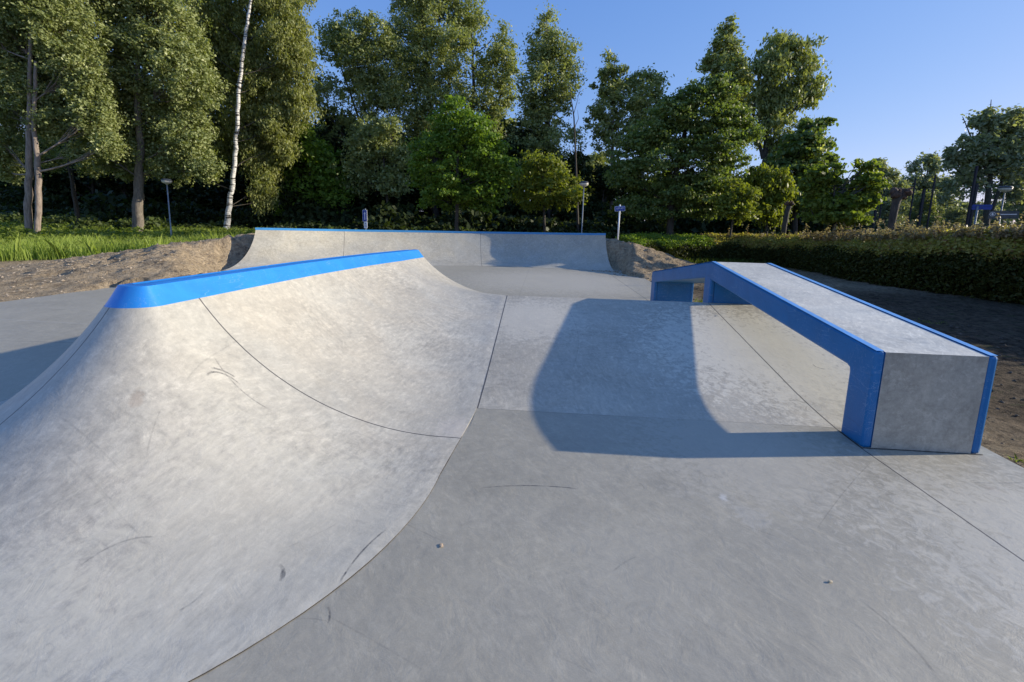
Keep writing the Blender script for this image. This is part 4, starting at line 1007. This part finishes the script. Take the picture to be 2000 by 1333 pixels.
# undergrowth shrubs along the edge of the wood
def shrubproto(kind, n_=70, leaf=.13):
    d = RNG.normal(0, 1, (n_, 3)); d /= np.linalg.norm(d, axis=1, keepdims=True); d[:, 2] = np.abs(d[:, 2])
    cs = d * RNG.uniform(.3, 1., (n_, 1)) * np.array([1.1, .9, 1.05]) + np.array([0, 0, .25])
    Vq = leaves(cs, RNG.uniform(.22, .42, n_), 42, leaf, 1.7, .8)
    e = empty('shrub', (0, 0, 0)); q = MB()
    for j in range(0, n_, 3): q.tube([(0, 0, -.1), tuple(cs[j] * .5), tuple(cs[j])], [.03, .018, .006], 4, False)
    q.build('stem', B_bark['dark'], e); quads('foliage', Vq, M_leaf[kind], e); return e
sp = [shrubproto('shrub'), shrubproto('wood'), shrubproto('shrub', 50, .16)]; su = [False] * 3
SL = 'leafy shrub in the undergrowth along the foot of the wood'; SG = 'undergrowth shrubs at the foot of the wood'
def place_shrub(x, v, s, idx, hs=1.):
    p = at(x, 450, v); g = gz(p.x, p.y); e = sp[idx]; sc = (s, s, s * hs)
    if not su[idx]: su[idx] = True; e.location = (p.x, p.y, g); e.scale = sc; tag(e, SL, 'shrub', SG)
    else: dup(e, (p.x, p.y, g), random.uniform(0, 6), sc, SL, 'shrub', SG)
for x in range(-40, 1700, 30):
    place_shrub(x + random.uniform(-12, 12), random.uniform(30, 33), random.uniform(.8, 1.35), random.choice([0, 1, 1, 2]), random.uniform(.8, 1.15))
for x in range(-40, 1700, 34):
    place_shrub(x + random.uniform(-12, 12), random.uniform(34, 37), random.uniform(1.5, 2.3), 1, random.uniform(.9, 1.3))
for x in range(1170, 1420, 26): place_shrub(x, random.uniform(25.5, 27.5), random.uniform(.6, .95), random.choice([0, 2]), 1.1)
for x in (20, 110, 175, 240, 300): place_shrub(x, 26 + random.uniform(0, 3), random.uniform(.7, 1.1), random.choice([0, 2]), 1.3)
for x in range(1500, 1700, 28): place_shrub(x, random.uniform(24, 28), random.uniform(.75, 1.1), random.choice([0, 2]), 1.0)

# ---------------------------------------------------------------- hedges
def hedge(label, path, wid, hts, dens, mats, leaf, name='hedge', twigs=0, seed=0):
    P_ = [Vector(p_) for p_ in path]; L = sum((P_[i + 1] - P_[i]).length for i in range(len(P_) - 1))
    cum = [0]; 
    for i in range(len(P_) - 1): cum.append(cum[-1] + (P_[i + 1] - P_[i]).length)
    org = Vector((P_[0].x, P_[0].y, 0)); e = empty(name, org, label, 'hedge')
    def pt(s):
        x = np.interp(s, cum, [p_.x for p_ in P_]); y = np.interp(s, cum, [p_.y for p_ in P_]); return x, y
    n_ = int(L * dens); s = RNG.uniform(0, L, n_); x, y = pt(s); x2, y2 = pt(np.minimum(s + .1, L)); dx = x2 - x; dy = y2 - y
    ln = np.hypot(dx, dy) + 1e-9; nx, ny = -dy / ln, dx / ln
    H = np.interp(s, cum, hts)
    # perimeter sampling of a soft box section
    t = RNG.random(n_); side = RNG.random(n_)
    off = np.where(side < .33, 1, np.where(side < .88, RNG.uniform(-1, 1, n_), -1)); zz = np.where((side < .33) | (side >= .88), RNG.random(n_) ** .85, 1.)
    rnd_top = 1 - .24 * np.clip((off + .35) / 1.35, 0, 1) ** 1.6 - .12 * np.clip((-off - .5) * 2, 0, 1) ** 2
    bul = .12 * vn(s * .8, zz * 3, 8 + seed) * 2 + .09 * vn(s * 3, zz * 6, 12)
    off = off * (1 + bul * .6) * (1 - .12 * zz ** 3); top = 1 + .08 * vn(s * .45, off * 1.5, 15) * 2 + .10 * vn(s * 2.1, off * 3., 18) + .10 * vn(s * 6., off * 6., 19)
    cx = x + nx * off * wid / 2 - org.x; cy = y + ny * off * wid / 2 - org.y; cz = zz * H * top * rnd_top
    cs = np.stack([cx, cy, cz], 1) + RNG.normal(0, .035, (n_, 3))
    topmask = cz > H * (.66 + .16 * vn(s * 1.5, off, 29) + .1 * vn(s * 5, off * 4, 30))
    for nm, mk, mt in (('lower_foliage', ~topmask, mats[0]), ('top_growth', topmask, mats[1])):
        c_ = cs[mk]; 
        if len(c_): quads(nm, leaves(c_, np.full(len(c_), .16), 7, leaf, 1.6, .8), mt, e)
    # woody core keeps daylight from passing through
    q = MB(); m_ = 60; sec = [(-.36, .05), (-.38, .6), (-.25, .8), (.25, .8), (.38, .6), (.36, .05)]
    for i in range(m_ + 1):
        ss = L * i / m_; X, Y = pt(ss); X2, Y2 = pt(min(ss + .1, L)); X1, Y1 = pt(max(ss - .1, 0)); d = Vector((X2 - X1, Y2 - Y1)).normalized(); hh_ = float(np.interp(ss, cum, hts))
        for a, z in sec: q.v.append((X - d.y * a * wid - org.x, Y + d.x * a * wid - org.y, z * .86 * hh_ * (1 + random.uniform(-.05, .05))))
        if i:
            for j in range(5): k = i * 6 + j; q.f.append((k - 6, k - 5, k + 1, k))
    q.build('woody_core', simple('hedge_core', (.012, .014, .008), 1.0, 0, .3, 6, .05), e)
    if twigs:
        s = RNG.uniform(0, L, twigs); x, y = pt(s); H = np.interp(s, cum, hts); tw = MB(); cl = []
        for i in range(twigs):
            ox_ = RNG.uniform(-.4, .4) * wid; p0 = Vector((x[i] - org.x + ox_, y[i] - org.y, H[i] * .95)); p1 = p0 + Vector((RNG.normal(0, .12), RNG.normal(0, .12), RNG.uniform(.12, .38) * (2 if RNG.random() < .12 else 1)))
            tw.tube([p0, p1], [.006, .003], 3, False)
            for q_ in range(9): cl.append(p0.lerp(p1, q_ / 8))
        tw.build('shoot', simple('shoot_red', (.12, .05, .03), .7), e)
        quads('shoot_leaves', leaves(np.array([tuple(c_) for c_ in cl]), np.full(len(cl), .05), 3, leaf * .9, 1.7, 1), leafmat('leaf_shoot', (.26, .17, .11), (.36, .31, .15), .35, .3, tint=(1.2, 1.3, .8, 1)), e)
    return e
m_hl = leafmat('leaf_hedge', (.030, .045, .010), (.085, .085, .018), .35, .2)  # near-black lower leaves: shade of the hedge front put into the colour
m_ht = leafmat('leaf_hedge_top', (.25, .23, .055), (.50, .44, .13), .48, .2, hot=(.36, .20, .10), tint=(1.4, 1.45, .6, 1))  # yellowish new growth, lightened further to carry the sun on top
m_hg = leafmat('leaf_hedge_green', (.11, .18, .02), (.24, .33, .05), .45, .3)
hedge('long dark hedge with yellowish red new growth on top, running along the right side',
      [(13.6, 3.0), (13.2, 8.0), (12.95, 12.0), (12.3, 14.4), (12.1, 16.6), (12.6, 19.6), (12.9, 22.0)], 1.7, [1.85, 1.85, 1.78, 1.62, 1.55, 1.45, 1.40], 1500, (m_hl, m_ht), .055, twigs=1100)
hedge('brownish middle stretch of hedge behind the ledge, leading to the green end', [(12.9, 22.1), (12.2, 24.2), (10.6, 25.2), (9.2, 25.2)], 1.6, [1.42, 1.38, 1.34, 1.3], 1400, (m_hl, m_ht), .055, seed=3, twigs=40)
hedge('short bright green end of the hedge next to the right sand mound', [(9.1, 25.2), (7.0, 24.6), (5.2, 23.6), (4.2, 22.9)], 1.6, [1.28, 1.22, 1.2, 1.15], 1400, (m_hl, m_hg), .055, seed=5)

# ---------------------------------------------------------------- grass
def blades(u, v, hgt, wid, lean=.35):
    n_ = len(u); z = ground(u, v)[0]; a = RNG.uniform(0, 2 * pi, n_); ln = RNG.normal(0, lean, (n_, 2)) * hgt[:, None]
    b0 = np.stack([u, v, z - .03], 1); w_ = np.stack([np.cos(a), np.sin(a), np.zeros(n_)], 1) * wid[:, None]
    tip = b0 + np.stack([ln[:, 0], ln[:, 1], hgt], 1); mid = b0 + np.stack([ln[:, 0] * .3, ln[:, 1] * .3, hgt * .6], 1)
    return np.stack([b0 - w_, b0 + w_, mid + w_ * .8, tip, mid - w_ * .8], 1)
def scatter(n_, u0, u1, v0, v1, thr=.5):
    u = RNG.uniform(u0, u1, n_); v = RNG.uniform(v0, v1, n_); m_ = grassmask(u, v) > thr; return u[m_], v[m_]
m_grass = leafmat('grass_blades', (.17, .25, .035), (.42, .50, .14), .45, .2)
u, v = scatter(150000, -42, -12.5, 12, 33); nz = 1 + 1.2 * vn(u * .5, v * .5, 61)
near = (v < 22) | (RNG.random(len(u)) < .5)
u, v, nz = u[near], v[near], nz[near]
V_ = blades(u, v, RNG.uniform(.2, .8, len(u)) * nz, RNG.uniform(.007, .016, len(u)), .25)
tag(quads('grass', V_, m_grass, nv=5), 'tall fresh green grass between the sand and the trees at left', 'grass', kind='stuff')
u, v = scatter(60000, -13, 20, 20.5, 34); V_ = blades(u, v, RNG.uniform(.1, .4, len(u)), RNG.uniform(.012, .022, len(u)))
tag(quads('grass', V_, leafmat('grass_dark', (.05, .08, .012), (.12, .15, .03), .4, .2), nv=5), 'rough grass behind the back quarter pipe', 'grass', kind='stuff')
# leafy weeds in the grass
n_ = 1900; u, v = scatter(n_ * 3, -40, -14, 16.5, 31); kp = RNG.random(len(u)) < np.clip((v - 16) / 8, .12, 1); u = u[kp]; v = v[kp]; z = ground(u, v)[0]; cs = np.stack([u, v, z + RNG.uniform(.15, .45 + .55 * np.clip((v - 18) / 8, 0, 1), len(u))], 1)
tag(quads('weeds', leaves(cs, RNG.uniform(.12, .3, len(u)), 16, .10, 1.5, .7), M_leaf['light']), 'leafy weeds and nettles growing in the long grass', 'weeds', kind='stuff')
# sparse weeds on the bare soil at right
def tuft(label, x, y, n_b, h, s, group=None):
    q = G(x, y, 0); e_u = RNG.normal(q[0], s, n_b); e_v = RNG.normal(q[1], s, n_b)
    zz = ground(e_u, e_v)[0]
    o_ = quads('weed_tuft', blades(e_u, e_v, RNG.uniform(.4, 1, n_b) * h, RNG.uniform(.003, .007, n_b), .5), M_leaf['light'], nv=5); tag(o_, label, 'weed', group, 'stuff')
tuft('small weed tuft by the slab edge at the lower right', 1992, 900, 16, .07, .02)
tuft('low green weed patch on the bare soil right of the ledge', 1815, 625, 90, .07, .12)
tuft('tuft of weeds seen through the far opening of the ledge', 1364, 592, 60, .25, .08)
# sand clods spilled on the slab at the foot of the right mound
nclod = 260; cu_ = RNG.uniform(1.9, 3.6, nclod); cv_ = RNG.uniform(14.2, 17.2, nclod); kp = (cu_ - 1.9) / 1.7 + (cv_ - 14.2) / 3 > RNG.uniform(.7, 1.6, nclod); cu_, cv_ = cu_[kp], cv_[kp]
bm = bmesh.new()
for a, b in zip(cu_, cv_): bmesh.ops.create_icosphere(bm, subdivisions=1, radius=random.uniform(.012, .045), matrix=Matrix.Translation((a, b, .008)) @ Matrix.Diagonal((1.3, .9, .6, 1)))
me_ = bpy.data.meshes.new('sand_clods'); bm.to_mesh(me_); bm.free()
tag(link('sand_clods', me_, None, [simple('clod', (.27, .21, .15), .95)], True), 'loose sand clods spilled at the foot of the right mound', 'soil', kind='stuff')

def stones(n_, u0, u1, v0, v1, keep, smax):
    u = RNG.uniform(u0, u1, n_); v = RNG.uniform(v0, v1, n_); m_ = keep(u, v); u = u[m_]; v = v[m_]; z = ground(u, v)[0]; r = smax * RNG.random(len(u)) ** 2.2 + .006
    base = np.array([[1, 0, 0], [0, 1, 0], [-1, 0, 0], [0, -1, 0], [0, 0, .8], [0, 0, -.5]]); tri = np.array([[0, 1, 4], [1, 2, 4], [2, 3, 4], [3, 0, 4], [1, 0, 5], [2, 1, 5], [3, 2, 5], [0, 3, 5]])
    P_ = base[None] * RNG.uniform(.6, 1.3, (len(u), 6, 3)) * r[:, None, None] + np.stack([u, v, z + r * .2], 1)[:, None]
    return P_[:, tri].reshape(-1, 3, 3)
S_ = stones(2600, -17, PADL - .02, 5, 16, lambda u, v: grassmask(u, v) < .4, .035)
S2 = stones(1500, PADR + .02, 8, 2, 14, lambda u, v: u > 0, .028)
tag(quads('loose_stones', S_, simple('stone_mix', (.34, .28, .21), .95, 0, .5, 9), nv=3), 'small stones and dry clods scattered over the bare sand at left', 'stones', kind='stuff')
tag(quads('loose_stones', S2, simple('stone_dark', (.10, .08, .06), .95, 0, .5, 9), nv=3), 'dark clods and stones on the bare soil between ledge and hedge', 'stones', kind='stuff')
# small litter on the concrete
def bit(name, label, x, y, z, size, mat, cat, n_=7, th=.25):
    q = G(x, y, z); bm = bmesh.new(); bmesh.ops.create_icosphere(bm, subdivisions=2, radius=size, matrix=Matrix.Diagonal((1.3, .8, th, 1)))
    for vt in bm.verts: vt.co *= 1 + .22 * math.sin(vt.co.x * 260 + n_) * math.sin(vt.co.y * 300 + n_)
    me_ = bpy.data.meshes.new(name); bm.to_mesh(me_); bm.free(); o_ = link(name, me_, None, [mat], True); o_.location = (q[0], q[1], z + size * th * .8 + .003); o_.rotation_euler = (0, 0, n_)
    return tag(o_, label, cat)
m_st = simple('stone_brown', (.50, .37, .24), .8, 0, .4, 120); m_lf = simple('dry_leaf', (.26, .19, .13), .8, 0, .3, 90)
bit('pebble', 'small brown pebble on the grey floor in the foreground', 862, 1067, 0, .012, m_st, 'pebble', 2, .15)
bit('wood_chip', 'tiny pale wood chip on the floor at the lower right', 1621, 1138, 0, .008, simple('chip', (.5, .42, .28), .8), 'wood chip', 3, .4)
bit('fallen_leaf', 'fallen leaf lying in the shadow at the foot of the bank', 1373, 842, 0, .017, m_lf, 'leaf', 5, .15)
bit('fallen_leaf', 'fallen leaf in the sun near the ledge leg', 1510, 847, 0, .017, m_lf, 'leaf', 8, .15)
bit('fallen_leaf', 'tiny dark leaf high on the sunny part of the bank', 1421, 611, .5, .014, m_lf, 'leaf', 1, .2)
